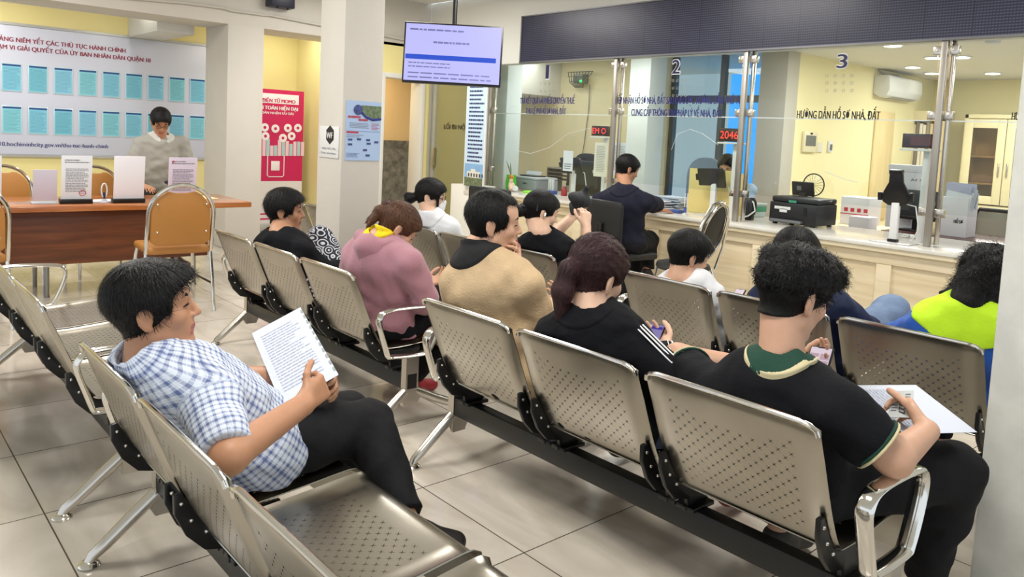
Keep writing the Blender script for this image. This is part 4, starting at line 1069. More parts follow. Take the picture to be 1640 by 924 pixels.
person('woman with short black hair in black, one printed knee raised', J, .007, dict(s=1.02, bulk=1.1, fem=True, skin=TAN, seed=51,
    hair=dict(t=1.5, fade=-.09, nape=-.085, line=.080, seed=7, len=.036, lift=.006, add=[(0, -.005, .074, .080, .098, .060), (0, -.055, .03, .076, .064, .08)]),
    top=dict(sleeve=1.95, mat=BLK, si=.016, i=.018, nr=.060, nd=.0), bottom=dict(mat=pat, i=.024), shoes=dict(mat=SHOE, low=True), flat=False, extra=[hood(BLK, .9, (0, -.11, -.06))]))

# masked woman ------------------------------------------------
def mask(body, j, T, hc, Rh, s):
    p = lambda x, y, z: hc + Rh @ (V3(x, y, z) * s)
    A = [ell(p(0, .066, -.054), Rh, V3(.052, .044, .052) * s, .02), cap(p(0, .098, -.016), p(0, .088, -.085), .018 * s, .020 * s, .02), cut(p(0, .02, 0), Rh @ V3(0, -1, .2))]
    surf('face_mask', A, .005, mat('white_mask', (232, 234, 236), .85), body, noise_fn(2, .001, 160))
    mb = MB()
    for x in (-1, 1):
        for z0, z1 in ((-.028, .0), (-.08, -.03)): mb.tube([Vector(p(x * .046, .07, z0)), Vector(p(x * .066, .03, z0 * .8)), Vector(p(x * .080, -.012, z1))], .0018, 5)
    mb.build('mask_strap', MATS['white_mask'], body)
J = sit(-4.47, YD, neck=at(688, 346, 2.96), head=at(690, 315, 3.02), hd=(.80, .18, 0), pel=(-4.22, 3.2, .485), shL=at(662, 365, 2.94), shR=at(716, 368, 3.04))
person('woman in a white jacket wearing a white face mask', J, .008, dict(s=1.0, fem=True, skin=PALE, seed=61, glasses=WIRE, down=True,
    hair=dict(nape=-.07, ns=.5, line=.06, gather=(0, -.12, -.03), wild=.1, lift=.002, seed=8, ty=.11, tail=[((0, -.10, -.02), (0, -.14, -.045), .03, .036), ((0, -.14, -.045), (0, -.155, -.03), .036, .026), ((.068, .055, .03), (.070, .075, -.055), .014, .006), ((-.068, .055, .03), (-.070, .075, -.055), .014, .006)]),
    top=dict(sleeve=1.95, mat=WHT, si=.018, i=.018, collar=(WHT, .035, .085, True)), bottom=dict(mat=JEAN), shoes=dict(mat=SHOE), extra=[mask]))

# woman lifting a cap ------------------------------------------------
def earpiece(body, j, T, hc, Rh, s):
    p = lambda x, y, z: Vector(hc + Rh @ (V3(x, y, z) * s)); mb = MB(); mb.tube([p(.085, -.002, .004), p(.089, -.002, -.012), p(.086, .004, -.03)], [.006, .007, .003], 8)
    mb.build('silver_earring', CHROME, body)
    h_ = MB(); h_.tube([p(.082 * math.cos(k * PI / 14), -.055 - .02 * math.sin(k * PI / 14), .0 + .105 * math.sin(k * PI / 14)) for k in range(15)], .006, 8, flat=(.5, 1)); h_.sph(p(0, -.115, .0), (.03, .02, .02))
    h_.build('hair_band', mat('black_satin', (20, 18, 22), .25), body)
J = sit(-3.33, YD, neck=at(866, 374, 2.95), head=at(866, 340, 3.01), hd=(.42, .30, 0), pel=(-3.16, 3.2, .485), shL=at(846, 398, 2.93), shR=at(902, 402, 3.03),
        elR=at(938, 416, 3.18), wrR=at(939, 364, 3.30), elL=at(884, 378, 3.22), wrL=at(918, 346, 3.40))
person('woman in black lifting a black cap with both hands', J, .007, dict(s=1.0, bulk=1.05, fem=True, skin=PALE, seed=71, down=True,
    hair=dict(nape=-.07, ns=.5, line=.074, amp=.0003, gather=(0, -.12, -.03), wild=.04, lift=.001, seed=9, tail=[((0, -.10, -.025), (0, -.128, -.035), .03, .036)]),
    top=dict(sleeve=.95, mat=BLK, si=.024, i=.018), bottom=dict(mat=BLK), shoes=dict(mat=SHOE), extra=[earpiece],
    handR=(at(938, 336, 3.33) - at(939, 364, 3.30), (-.7, .3, .2), .45, .6), handL=(at(928, 334, 3.44) - at(918, 346, 3.40), (.6, -.5, .3), .45, .6)))

# boy in white ------------------------------------------------
J = sit(-2.30, YD, neck=at(1090, 446, 3.0), head=at(1102, 410, 3.05), hd=(.46, .30, .05), pel=(-2.15, 3.2, .485), shL=at(1052, 470, 2.98), shR=at(1128, 478, 3.06))
person('boy in a white shirt with short black hair, before the round-backed chair', J, .007, dict(s=.98, skin=WARM, seed=81, down=True,
    hair=dict(t=1.3, line=.076, seed=10, add=[(0, .005, .066, .080, .1, .064)]), top=dict(sleeve=1.9, mat=WHT, si=.018, i=.016, nr=.064), bottom=dict(mat=TROU), shoes=dict(mat=SHOE)))

# navy shirt, jeans knee ------------------------------------------------
J = sit(-1.73, YD, neck=at(1278, 452, 3.02), head=at(1274, 412, 3.07), hd=(.1, .3, 0), pel=(-1.62, 3.2, .485), shL=at(1225, 486, 3.0), shR=at(1330, 490, 3.06), elR=(-1.38, 3.25, .66), wrR=(-1.48, 3.48, .66),
        knR=at(1428, 500, 3.58), anR=(-1.62, 3.62, .52), toR=(-1.78, 3.70, .50), hipR=(-1.52, 3.24, .49))
person('man in a navy shirt and faded jeans behind the curly-haired man', J, .008, dict(s=1.02, bulk=1.1, skin=TAN, seed=91, flat=False, hair=dict(t=1.2), top=dict(sleeve=.95, mat=mat('deep_navy_shirt', (24, 34, 66), .85), si=.024, i=.018, collar=(mat('deep_navy_shirt', (24, 34, 66)), .03, .09, True)),
    bottom=dict(mat=JEAN2, i=.016), shoes=dict(mat=SHOE)))

# neon hood ------------------------------------------------
BLUE = mat('blue_fleece', (24, 84, 176), .85, bump=.2, bscale=60, sheen=.15); NEON = mat('neon_green_fleece', (196, 240, 40), .85, bump=.2, bscale=60)
J = sit(-1.17, YD, neck=at(1556, 492, 3.10), head=at(1584, 452, 3.20), hd=(.20, .30, 0), pel=(-1.04, 3.22, .485), shL=at(1494, 528, 3.06), shR=at(1618, 530, 3.12))
person('long-haired person in a blue jacket with a neon green hood', J, .007, dict(s=1.04, bulk=1.15, fem=True, skin=WARM, seed=101, down=True,
    hair=dict(t=1.6, nape=-.12, ns=.4, curl=.004, ears=False, line=.074, amp=.0, jaw=False, wild=.8, wave=.006, len=.05, lift=.008, seed=11, tail=[((0, -.08, 0), (0, -.10, -.10), .06, .062), ((-.055, -.05, -.02), (-.075, -.07, -.10), .04, .030), ((-.07, -.07, -.07), (-.115, -.085, -.085), .022, .008), ((.055, -.05, -.02), (.07, -.06, -.11), .04, .03)]),
    top=dict(sleeve=1.95, mat=BLUE, si=.02, i=.02, yoke=(NEON, (.20, .19, .075)), collar=(NEON, .05, .10, False)), bottom=dict(mat=TROU), shoes=dict(mat=SHOE), extra=[]))

# man writing at the counter ------------------------------------------------
J = sit(-4.42, 4.92, lb=False, neck=at(1000, 303, 5.12), head=at(1004, 271, 5.18), hd=(.42, .38, 0), pel=(-4.36, 5.16, .53), shL=at(962, 322, 5.08), shR=at(1034, 324, 5.20), dz=.05,
        elR=at(1056, 328, 5.52), wrR=at(1024, 333, 5.72), elL=(-4.62, 5.42, .80), wrL=(-4.48, 5.80, .79), hipL=(-4.46, 5.18, .52), hipR=(-4.26, 5.20, .52), knR=at(1040, 384, 5.50), anR=at(1036, 432, 5.42), toR=(-4.22, 5.58, .04),
        knL=(-4.48, 5.56, .54), anL=(-4.5, 5.5, .1), toL=(-4.5, 5.66, .04))
person('man in a navy polo shirt writing at the counter', J, .008, dict(s=1.0, bulk=1.12, skin=TAN, seed=111, down=True,
    hair=dict(t=.9, line=.08, seed=12), top=dict(sleeve=.85, mat=NAVY, si=.024, i=.018, collar=(NAVY, .03, .095, True)), bottom=dict(mat=TROU, i=.018), shoes=dict(mat=SHOE),
    handR=((-.5, .6, -.1), (0, 0, -1), .35, .6), handL=((.1, .9, -.05), (0, 0, -1), .25, .4)))

# clerk behind the window ------------------------------------------------
J = sit(-4.28, 7.35, yaw=PI, neck=at(1163, 300, 6.86), head=at(1164, 268, 6.78), hd=(PI - .35, .45, 0), shL=(-4.22, 6.88, .97), shR=(-4.60, 6.88, .97), pel=(-4.41, 7.05, .53), elL=(-4.17, 6.72, .82), elR=(-4.66, 6.72, .82), wrL=(-4.30, 6.56, .82), wrR=(-4.52, 6.56, .82), dz=.05)
person('clerk in glasses bowing his head behind the yellow screen', J, .008, dict(s=1.0, skin=WARM, seed=121, glasses=WIRE, down=True, hair=dict(t=1.1), top=dict(sleeve=.9, mat=mat('pale_blue_shirt', (168, 190, 216), .8), si=.02, i=.016), bottom=dict(mat=TROU), shoes=dict(mat=SHOE)))

# man standing at the table ------------------------------------------------
GREYP = mat('grey_polo', (158, 156, 148), .88, bump=.2, bscale=110)
def ax3(px, py, X): return atx(px, py, X)
J = dict(pel=(-7.66, 2.28, .84), neck=ax3(257, 222, -7.60), head=ax3(257, 195, -7.52), hd=(PI / 2 + .12, .62, 0), shR=ax3(228, 232, -7.62), shL=ax3(289, 230, -7.62), elR=ax3(208, 270, -7.58), elL=ax3(303, 268, -7.60), wrR=ax3(226, 296, -7.36), wrL=ax3(290, 300, -7.38),
         hipR=(-7.66, 2.19, .80), hipL=(-7.66, 2.38, .80), knR=(-7.64, 2.18, .45), knL=(-7.63, 2.42, .45), anR=(-7.66, 2.16, .09), anL=(-7.66, 2.50, .09), toR=(-7.50, 2.15, .035), toL=(-7.50, 2.56, .035))
def placket(body, j, T, hc, Rh, s):
    mb = MB()
    for k in range(3): mb.sph(Vector(j['neck']) + Vector(T @ V3(0, .118, -.06 - .045 * k)), .006, 8, 5)
    mb.build('button', mat('dark_button', (40, 40, 44), .4), body)
person('man in glasses and a grey polo shirt standing at the table', J, .008, dict(s=.98, bulk=1.08, skin=TAN, seed=131, glasses=WIRE, down=True,
    hair=dict(t=1.2, line=.07), top=dict(sleeve=.92, mat=GREYP, si=.026, i=.02, hem=-.16, collar=(mat('light_grey_collar', (196, 196, 190), .85), .03, .09, True)), bottom=dict(mat=mat('charcoal_trousers', (58, 58, 62), .8)), shoes=dict(mat=mat('maroon_shoe', (54, 22, 26), .4)), extra=[placket],
    handR=((.75, .3, -.15), (0, .1, -1), .35, .5), handL=((.75, -.3, -.15), (0, -.1, -1), .35, .5)))
# ------------------------------------------------------------------ left bay: notice board, table, chairs
bd = mat('board_lilac', (214, 218, 234), .35)
t = thing('notice_board', 'large pale notice board with red heading and two rows of blue folders', 'notice board', (WX + .03, 2.5, .9))
YL, YR, ZB, ZT = .6, 3.95, .93, 2.345
bx(WX, WX + .025, YL, YR, ZB, ZT).build('board', bd, t, .004)
fr = MB(); fr.box(WX, WX + .035, YL, YR, ZT, ZT + .03); fr.box(WX, WX + .035, YL, YR, ZB - .03, ZB)
fr.build('frame', mat('silver_aluminium', (196, 196, 192)), t)
MAROON = mat('maroon_letters', (150, 40, 70), .5)
def onboard(px, py): return atx(px, py, WX + .027)
def board_text(s, pa, pb, hpx, m, bold=.02):
    a, b2 = onboard(*pa), onboard(*pb); h = (onboard(pa[0], pa[1] - hpx) - a).z
    text('heading', s, frame(a, (0, 1, 0), (0, 0, 1)), h, (b2 - a).y, m, t, bold=bold)
board_text('BẢNG NIÊM YẾT CÁC THỦ TỤC HÀNH CHÍNH', (-7, 64), (201, 82), 7.5, MAROON)
board_text('PHẠM VI GIẢI QUYẾT CỦA ỦY BAN NHÂN DÂN QUẬN 10', (-17, 76), (241, 98), 7.5, MAROON)
board_text('https://quan10.hochiminhcity.gov.vn/thu-tuc-hanh-chinh', (-55, 232), (173, 236), 7, mat('indigo_letters', (70, 70, 130), .5), .015)
pk = mat('clear_pocket', (206, 230, 236), .12); blue_top = mat('navy_header', (30, 74, 140), .4)
for row, (zc, n) in enumerate(((1.805, 9), (1.335, 9))):
    zc = [onboard(160, y).z for y in (134, 197.5)][row]
    for i in range(n):
        y = 1.555 + (3.570 - 1.555) * i / 8
        c = ((134, 206, 232), (140, 214, 228), (142, 208, 236), (124, 200, 222))[(i * 3 + row) % 4]
        p = bx(WX + .027, WX + .034, y - .098, y + .098, zc - .155, zc + .155).build('document_pocket', pk, t, .003)
        m = frame((WX + .036, y - .088, zc), (0, 1, 0), (0, 0, 1))
        MB(m).quad((0, 0, -.145), (.176, 0, -.145), (.176, 0, .122), (0, 0, .122)).build('sheet', mat('aqua_sheet_%d' % ((i * 3 + row) % 4), c, .25), p)
        MB(m).quad((0, -.0005, .122), (.176, -.0005, .122), (.176, -.0005, .142), (0, -.0005, .142)).build('header', blue_top, p)
        lines(m, .012, .164, .105, -.13, 17, i + 20 * row, .28).build('printed_lines', mat('teal_ink', (84, 150, 166), .6), p)
TZ = .73
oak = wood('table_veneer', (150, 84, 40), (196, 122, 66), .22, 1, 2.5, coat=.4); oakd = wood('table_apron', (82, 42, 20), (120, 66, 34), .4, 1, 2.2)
t = thing('long_table', 'long glossy brown table with a dark modesty board facing the hall', 'table', (-6.9, 1.7, 0))
FX = -6.46
bx(-7.24, FX, .55, 2.74, TZ - .045, TZ).build('tabletop', oak, t, .008)
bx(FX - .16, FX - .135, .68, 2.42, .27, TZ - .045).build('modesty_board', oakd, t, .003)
for y in (.95, 1.25, 2.35):
    mb = MB(); mb.tube([(FX - .28, y, TZ - .04), (FX - .26, y, .02)], .016, 10); mb.lathe((FX - .26, y, 0), [(.02, 0), (.02, .02)], 10); mb.build('leg', mat('table_leg_steel', (150, 148, 144), .3, metal=1), t)
    MB().tube([(-7.16, y, TZ - .04), (-7.18, y, .0)], .016, 10).build('leg', MATS['table_leg_steel'], t)

tanl = mat('tan_vinyl', (178, 122, 58), .45, var=.05, vscale=4)
def tan_chair(label, x, y, rz, seat=True):
    t = thing('banquet_chair', label, 'chair', (x, y, 0), 'tan chairs at the long table', world=False); t.rotation_euler = (0, 0, rz)
    # local: sitter faces +y, back at y = -.2
    w = .225
    def arch(dy, wd, z0, z1, n=18):
        pts = [(-wd, dy, z0)]
        for k in range(n + 1):
            a = PI - PI * k / n; pts.append((wd * math.cos(a), dy - .05 * (1 if z0 > .3 else 1), z1 - .20 + .20 * math.sin(a)))
        pts.append((wd, dy, z0)); return pts
    P = [(-w, -.14, .44)] + [(w * math.cos(PI - PI * k / 18), -.20 - .03 * math.sin(PI * k / 18), .72 + .22 * math.sin(PI * k / 18)) for k in range(19)] + [(w, -.14, .44)]
    MB().tube(P, .015, 10).build('back_frame', CHROME, t)
    poly = []
    wi = w - .02
    for k in range(25):
        a = PI - PI * k / 24; z = .72 + .195 * math.sin(a); x_ = wi * math.cos(a)
        dip = .035 * math.exp(-(x_ / .075) ** 4) if abs(x_) < .12 else 0
        poly.append((x_, z - dip))
    poly += [(wi, .53), (wi * .8, .50), (-wi * .8, .50), (-wi, .53)]
    mb = MB(); vs = [(p[0], -.195 - .05 * (p[1] - .5) + .03 * (1 - (p[0] / wi) ** 2) * 0, p[1]) for p in poly]; n = len(vs)
    mb.add(vs + [(v[0], v[1] + .045, v[2]) for v in vs], [tuple(range(n)), tuple(reversed(range(n, 2 * n)))] + [(i, i + n, (i + 1) % n + n, (i + 1) % n) for i in range(n)])
    bk = mb.build('backrest', tanl, t, .010)
    bl = MB()
    for sx in (-1, 1):
        for z in (.60, .80): bl.sph((sx * wi * .82, -.215 - .05 * (z - .55), z), .007, 8, 5)
    bl.build('rivet', CHROME, bk)
    s_ = MB(); s_.box(-.22, .22, -.16, .27, .43, .485); s_.build('seat', tanl, t, .022, 3)
    for sx in (-1, 1):
        MB().tube([(sx * .2, .24, .44), (sx * .215, .27, .25), (sx * .22, .28, 0)], .0125, 10).build('leg', CHROME, t)
        MB().tube([(sx * .225, -.14, .45), (sx * .23, -.18, .25), (sx * .235, -.22, 0)], .0125, 10).build('leg', CHROME, t)
        MB().tube([(sx * .218, .27, .2), (sx * .232, -.19, .2)], .008, 8).build('stretcher', BLACKP, t)
    return t
tan_chair('tan chair facing the table, partly cut by the picture edge', -6.02, .64, PI / 2 + .05)
tan_chair('tan chair facing the table end, beside the plastered column', -5.95, 1.93, PI / 2 - .06)
tan_chair('tan chair behind the table, at the picture edge', -7.62, 1.12, -PI / 2)
tan_chair('tan chair behind the table, between two white document stands', -7.62, 1.83, -PI / 2)

def doc_stand(label, px0, px1, ptop, pbot, X, m, prn=None, base=True):
    a = atx(px0, pbot, X); b2 = atx(px1, pbot, X); h = atx(px0, ptop, X).z - TZ; y0, y1 = a.y, b2.y
    t = thing('document_stand', label, 'stand', (X, (y0 + y1) / 2, TZ), 'upright document holders on the long table')
    M = frame((X, y0, TZ), (0, 1, 0), (.10, 0, 1)); w = y1 - y0
    MB(M).box(0, w, -.003, .003, .03, h).build('acrylic_sheet', m, t, .001)
    if base: MB(M).box(-.006, w + .006, -.028, .045, 0, .035).build('base', BLACKP, t, .004)
    else: MB(M).box(-.006, w + .006, -.02, .06, 0, .012).build('base', mat('clear_base', (190, 190, 196), .2), t, .002)
    if prn:
        M2 = M @ Matrix.Translation((0, -.004, 0)); lines(M2, w * .14, w * .88, h * .74, h * .24, 15, 5, .4, .2).build('printed_lines', INK, t)
        lines(M2, w * .10, w * .9, h * .93, h * .84, 2, 8, .4, .4).build('printed_heading', INK, t)
        prn(M2, w, h, t)
def stamp(M, w, h, t):
    c = Vector((w * .70, -.001, h * .22)); MB(M).tube([c + Vector((.021 * math.cos(k * PI / 8), 0, .021 * math.sin(k * PI / 8))) for k in range(16)], .002, 6, closed=True).build('red_stamp', mat('red_ink', (200, 70, 80), .7), t)
    MB(M).tube([c + Vector((-.03 + .06 * k / 9, -.001, .008 * math.sin(k * 2.1))) for k in range(10)], .0012, 5).build('signature', MATS['red_ink'], t)
def crest(M, w, h, t):
    c = Vector((w * .14, -.001, h * .90)); MB(M).tube([c + Vector((.008 * math.cos(k * PI / 6), 0, .008 * math.sin(k * PI / 6))) for k in range(12)], .0028, 6, closed=True).build('red_emblem', mat('red_ink', (200, 70, 80), .7), t)
lil = mat('lilac_paper', (226, 212, 230), .5)
doc_stand('low blank lilac stand at the near end of the table', 52, 91, 271, 317, -6.62, mat('grey_lilac_card', (206, 198, 212), .5), None, False)
doc_stand('white document stand with a printed letter and red stamp', 97, 146, 248, 316, -6.62, PAPER, stamp)
doc_stand('blank white document stand in front of the standing man', 181, 230, 249, 315, -6.60, mat('blank_white_card', (240, 236, 242), .4), None)
doc_stand('lilac document stand with a red crest, rightmost on the table', 268, 313, 251, 311, -6.62, lil, crest)
doc_stand('white stand at the picture edge, behind the cut tan chair', -34, 2, 248, 316, -6.62, PAPER, None)
p = atz(167, 318, TZ); t = thing('pen_holder', 'white looped pen on a clear round holder between two stands', 'pen holder', (-6.66, p.y, TZ))
c = Vector((-6.66, p.y * .9555, TZ)); MB().lathe(c, [(.045, 0), (.045, .006), (.02, .012), (.014, .03)], 20).build('base', mat('clear_base', (190, 190, 196)), t)
MB().lathe(c + Vector((0, 0, .03)), [(.009, 0), (.010, .03), (.008, .05)], 12).build('socket', mat('dark_blue_plastic', (34, 40, 80), .4), t)
MB().tube([c + Vector((0, .02 * math.sin(a) * (1 if a < PI else 1), .095 + .055 * -math.cos(a))) for a in [k * 2 * PI / 20 for k in range(20)]], .0055, 8, closed=True).build('looped_cord', WHITEP, t)
def flat_paper(name, label, cat, c, w, d, rz, z, m, curl=.0, group=None):
    M = Matrix.Translation((c[0], c[1], z)) @ Matrix.Rotation(rz, 4, 'Z'); mb = MB(M); n = 6
    for j in range(n + 1):
        for i in range(n + 1): u, v = i / n - .5, j / n - .5; mb.v.append(M @ Vector((u * w, v * d, .002 + curl * (u * u * 2 + max(0, v) * v))))
    for j in range(n):
        for i in range(n): mb.f.append([j * (n + 1) + i, j * (n + 1) + i + 1, (j + 1) * (n + 1) + i + 1, (j + 1) * (n + 1) + i]); mb.mi.append(0)
    return tag(mb.build(name, m, None, solid=.002), label, cat, group)
flat_paper('paper_sheet', 'cream paper sheet lying before the standing man', 'paper', (-6.93, 2.36), .30, .42, .1, TZ, mat('cream_paper', (238, 226, 170), .7))
flat_paper('paper_sheet', 'loose white slip beside the lilac stand on the table', 'paper', (-6.62, 2.30), .10, .16, .3, TZ, PAPER)
flat_paper('paper_sheet', 'white papers around the looped pen holder', 'paper', (-6.80, 1.60), .16, .30, .2, TZ, PAPER)

# promotional standee in the bay corner
t = thing('banner_stand', 'crimson and white roll-up banner in the far yellow corner', 'banner', (-9.75, 4.4, 0))
XB = -9.75
ya, yb = 3.99, atx(487, 147, XB).y
def onban(px, py): return atx(px, py, XB + .006)
zt, zmid, zb = onban(487, 147).z, onban(484, 290).z, .10
bx(XB - .003, XB + .003, ya, yb, zmid, zt).build('crimson_panel', mat('crimson_vinyl', (206, 28, 92), .4), t)
bx(XB - .003, XB + .003, ya, yb, zb, zmid).build('white_panel', mat('banner_white', (232, 226, 226), .4), t)
bx(XB - .05, XB + .05, ya - .01, yb + .01, 0.0, zb).build('base', mat('silver_aluminium', (196, 196, 192)), t, .01)
def ban_text(s, pa, pb, hpx, m, bold=.02):
    a, b2 = onban(*pa), onban(*pb); h = (onban(pa[0], pa[1] - hpx) - a).z
    text('lettering', s, frame(a, (0, 1, 0), (0, 0, 1)), h, (b2 - a).y, m, t, bold=bold)
BW = mat('banner_white_ink', (246, 240, 242), .5); CRI = mat('crimson_vinyl', (206, 28, 92))
a, b2 = onban(415, 164), onban(479, 153); bx(XB + .003, XB + .005, a.y, b2.y, a.z, b2.z).build('title_strip', BW, t)
ban_text('VÍ ĐIỆN TỬ MOMO', (411, 162), (473, 161), 6, CRI, .03)
ban_text('THANH TOÁN HIỆN ĐẠI', (396, 173), (477, 173), 6, BW, .03)
ban_text('THANH TOÁN NHẬN ƯU ĐÃI', (392, 180), (470, 180), 4, BW, .02)
for k, (px, py) in enumerate(((424, 204), (441, 206), (461, 205), (477, 205), (425, 218), (453, 221), (467, 218))):
    c = onban(px, py); MB().lathe(c, [(.0, 0), (.055, 0), (.055, .003), (0, .003)], 20, 'x').build('round_icon', BW, t)
    MB().lathe(c + Vector((.004, 0, 0)), [(.0, 0), (.02, 0), (.02, .002), (0, .002)], 10, 'x').build('icon_dot', CRI, t)
r = random.Random(2); mb = MB(); mb2 = MB()
for k in range(11):
    px = 420 + k * 6.2; a = onban(px, 246); hgt = .10 + .10 * r.random(); w = .045
    (mb if k % 2 else mb2).box(XB + .003, XB + .006, a.y, a.y + w, a.z - .03, a.z + hgt)
mb.build('skyline_print', mat('pale_teal_print', (176, 210, 214), .5), t); mb2.build('skyline_print', mat('pale_rose_print', (238, 206, 214), .5), t)
a, b2 = onban(428, 283), onban(455, 254)
MB().tube([(XB + .006, y, z) for (y, z) in ((a.y, b2.z + .04), (a.y, a.z + .02), (a.y + .02, a.z), (b2.y - .02, a.z), (b2.y, a.z + .02), (b2.y, b2.z + .04))], .006, 6).build('phone_outline', BW, t)
a, b2 = onban(434, 273), onban(448, 258); bx(XB + .004, XB + .008, a.y, b2.y, a.z, b2.z).build('logo_plate', BW, t, .003)
ban_text('mo', (435.5, 264), (446.5, 264), 4.2, CRI, .03); ban_text('mo', (435.5, 271.5), (446.5, 271.5), 4.2, CRI, .03)
for py, hh in ((344, 3), (352, 3)):
    a = onban(420, py); bx(XB + .003, XB + .005, ya, yb, a.z, a.z + .02).build('crimson_stripe', CRI, t)
M = frame(onban(428, 340), (0, 1, 0), (0, 0, 1)); lines(M, 0, .4, .28, .0, 6, 3, .3).build('printed_lines', mat('rose_ink', (200, 140, 160), .6), t)
tag(bx(WX, WX + .03, 4.40, 4.86, .5, 1.42).build('wall_panel', mat('framed_panel', (206, 190, 120), .5), None, .004), 'small olive framed panel on the yellow wall behind the banner', 'panel')

# signs on the middle column
t = thing('wifi_sign', 'white notice with a black diamond wireless mark on the column', 'sign', (-4.9, 2.61, 1.2))
a, b2 = at(511, 251, 2.614), at(543, 203, 2.614); bx(a.x, b2.x, 2.613, 2.62, a.z, b2.z).build('board', WHITEP, t, .003)
c = at(528, 216, 2.61); R_ = (b2.x - a.x)
MB().prism([(R_ * .22 * math.cos(q), R_ * .24 * math.sin(q)) for q in (PI / 6, PI / 2, 5 * PI / 6, 7 * PI / 6, 3 * PI / 2, 11 * PI / 6)], .002, (c.x, 2.611, c.z)).build('diamond_mark', BLACKINK, t)
text('mark_letters', 'WF', frame((c.x - R_ * .15, 2.610, c.z - .022), (1, 0, 0), (0, 0, 1)), .042, R_ * .3, WHITEP, t, bold=.02)
text('lettering', 'Wifi Miễn Phí', frame((a.x + R_ * .15, 2.612, a.z + (b2.z - a.z) * .26), (1, 0, 0), (0, 0, 1)), .016, R_ * .72, INK, t)
text('lettering', 'Free wireless', frame((a.x + R_ * .12, 2.612, a.z + (b2.z - a.z) * .12), (1, 0, 0), (0, 0, 1)), .016, R_ * .76, INK, t)
XP = -4.722
t = thing('poster', 'pale blue information poster with a round photo strip on the column', 'poster', (XP, 2.8, 1.4))
a, b2 = atx(552, 257, XP), atx(611, 162, XP); y0, y1, z0, z1 = a.y, b2.y, atx(580, 257, XP).z, atx(580, 162, XP).z
w, hh = y1 - y0, z1 - z0
bx(XP, XP + .002, y0, y1, z0, z1).build('sheet', mat('poster_blue', (176, 200, 234), .5), t)
M = frame((XP + .003, y0, z0), (0, 1, 0), (0, 0, 1))
def pq(name, u0, u1, v0, v1, m, dep=0): MB(M).quad((u0 * w, -dep, v0 * hh), (u1 * w, -dep, v0 * hh), (u1 * w, -dep, v1 * hh), (u0 * w, -dep, v1 * hh)).build(name, m, t)
arc = MB(M)
pts = [(.42, .86), (.55, .78), (.75, .74), (1.0, .76)]
for (p0, p1) in zip(pts, pts[1:]): arc.quad((p0[0] * w, -.001, (p0[1] - .035) * hh), (p1[0] * w, -.001, (p1[1] - .035) * hh), (p1[0] * w, -.001, .93 * hh), (p0[0] * w, -.001, .93 * hh))
arc.build('photo_strip', mat('park_photo', (110, 128, 96), .5, var=.5, vscale=40), t)
MB(M).tube([(p[0] * w, -.002, (p[1] - .045) * hh) for p in pts], .008, 6, flat=(1, .2)).build('navy_swoosh', mat('poster_navy', (34, 46, 130), .5), t)
MB(M).lathe((w * .33, -.002, hh * .85), [(0, 0), (.035, 0), (.035, .002), (0, .002)], 20, 'y').build('round_photo', mat('poster_navy_photo', (70, 84, 140), .5, var=.5, vscale=60), t)
lines(M, .05 * w, .4 * w, .76 * hh, .70 * hh, 1, 2, .6).build('red_heading', mat('poster_red', (190, 60, 80), .6), t)
lines(M, .35 * w, .65 * w, .71 * hh, .66 * hh, 1, 3, .7).build('red_heading', MATS['poster_red'], t)
lines(M, .1 * w, .65 * w, .64 * hh, .54 * hh, 4, 4, .3).build('printed_lines', INK, t); lines(M, .72 * w, .95 * w, .64 * hh, .52 * hh, 5, 5, .35).build('printed_lines', MATS['poster_red'], t)
pq('red_bar', .02, .36, .455, .485, MATS['poster_red']); pq('rule', .02, .98, .49, .494, MATS['poster_navy'], .0005)
lines(M, .03 * w, .5 * w, .44 * hh, .38 * hh, 2, 6, .3).build('printed_lines', INK, t)
for (u, v) in ((.07, .33), (.32, .34), (.58, .33), (.82, .30), (.07, .25), (.60, .27), (.5, .16), (.58, .07)): pq('small_picture', u, u + .12, v, v + .035, MATS['poster_navy_photo'], .0005)
lines(M, .03 * w, .42 * w, .13 * hh, .05 * hh, 4, 7, .3).build('printed_lines', MATS['poster_navy'], t)

# television on a ceiling pole
cn = [Vector((-5.7493, 3.7711, 2.3425)), Vector((-5.1834, 4.4072, 2.3198)), Vector((-5.1752, 4.3532, 1.8301)), Vector((-5.7240, 3.7325, 1.8217))]
xr = ((cn[1] - cn[0]) + (cn[2] - cn[3])).normalized(); zu = (cn[0] - cn[3]).normalized(); o = (cn[3] + cn[0]) / 2; w = (cn[1] - cn[0]).length; hh = (cn[0] - cn[3]).length
M = frame(cn[3], xr, zu)
t = thing('television', 'television hung from the ceiling showing a pale lilac web page', 'television', cn[3])
MB(M).box(0, w, .0, .05, 0, hh).build('case', mat('tv_black', (14, 14, 20), .3), t, .006)
scr = MB(M).quad((.014, -.002, .02), (w - .014, -.002, .02), (w - .014, -.002, hh - .014), (.014, -.002, hh - .014)).build('screen', mat('lilac_screen', (188, 188, 250), .4, emit=.74), t)
MB(M).quad((.02, -.003, hh * .39), (w * .94, -.003, hh * .39), (w * .94, -.003, hh * .47), (.02, -.003, hh * .47)).build('blue_bar', mat('screen_blue', (20, 72, 196), .4, emit=.8), scr)
SI = mat('screen_ink', (110, 112, 170), .5)
M3 = M @ Matrix.Translation((0, -.003, 0))
lines(M3, .05, w * .6, hh * .92, hh * .84, 1, 2, .35).build('screen_lines', SI, scr); lines(M3, w * .3, w * .72, hh * .72, hh * .64, 1, 3, .4).build('screen_lines', SI, scr)
lines(M3, .05, w * .5, hh * .36, hh * .24, 2, 4, .3).build('screen_lines', SI, scr); lines(M3, .05, w * .9, hh * .20, hh * .06, 2, 5, .3).build('screen_lines', SI, scr)
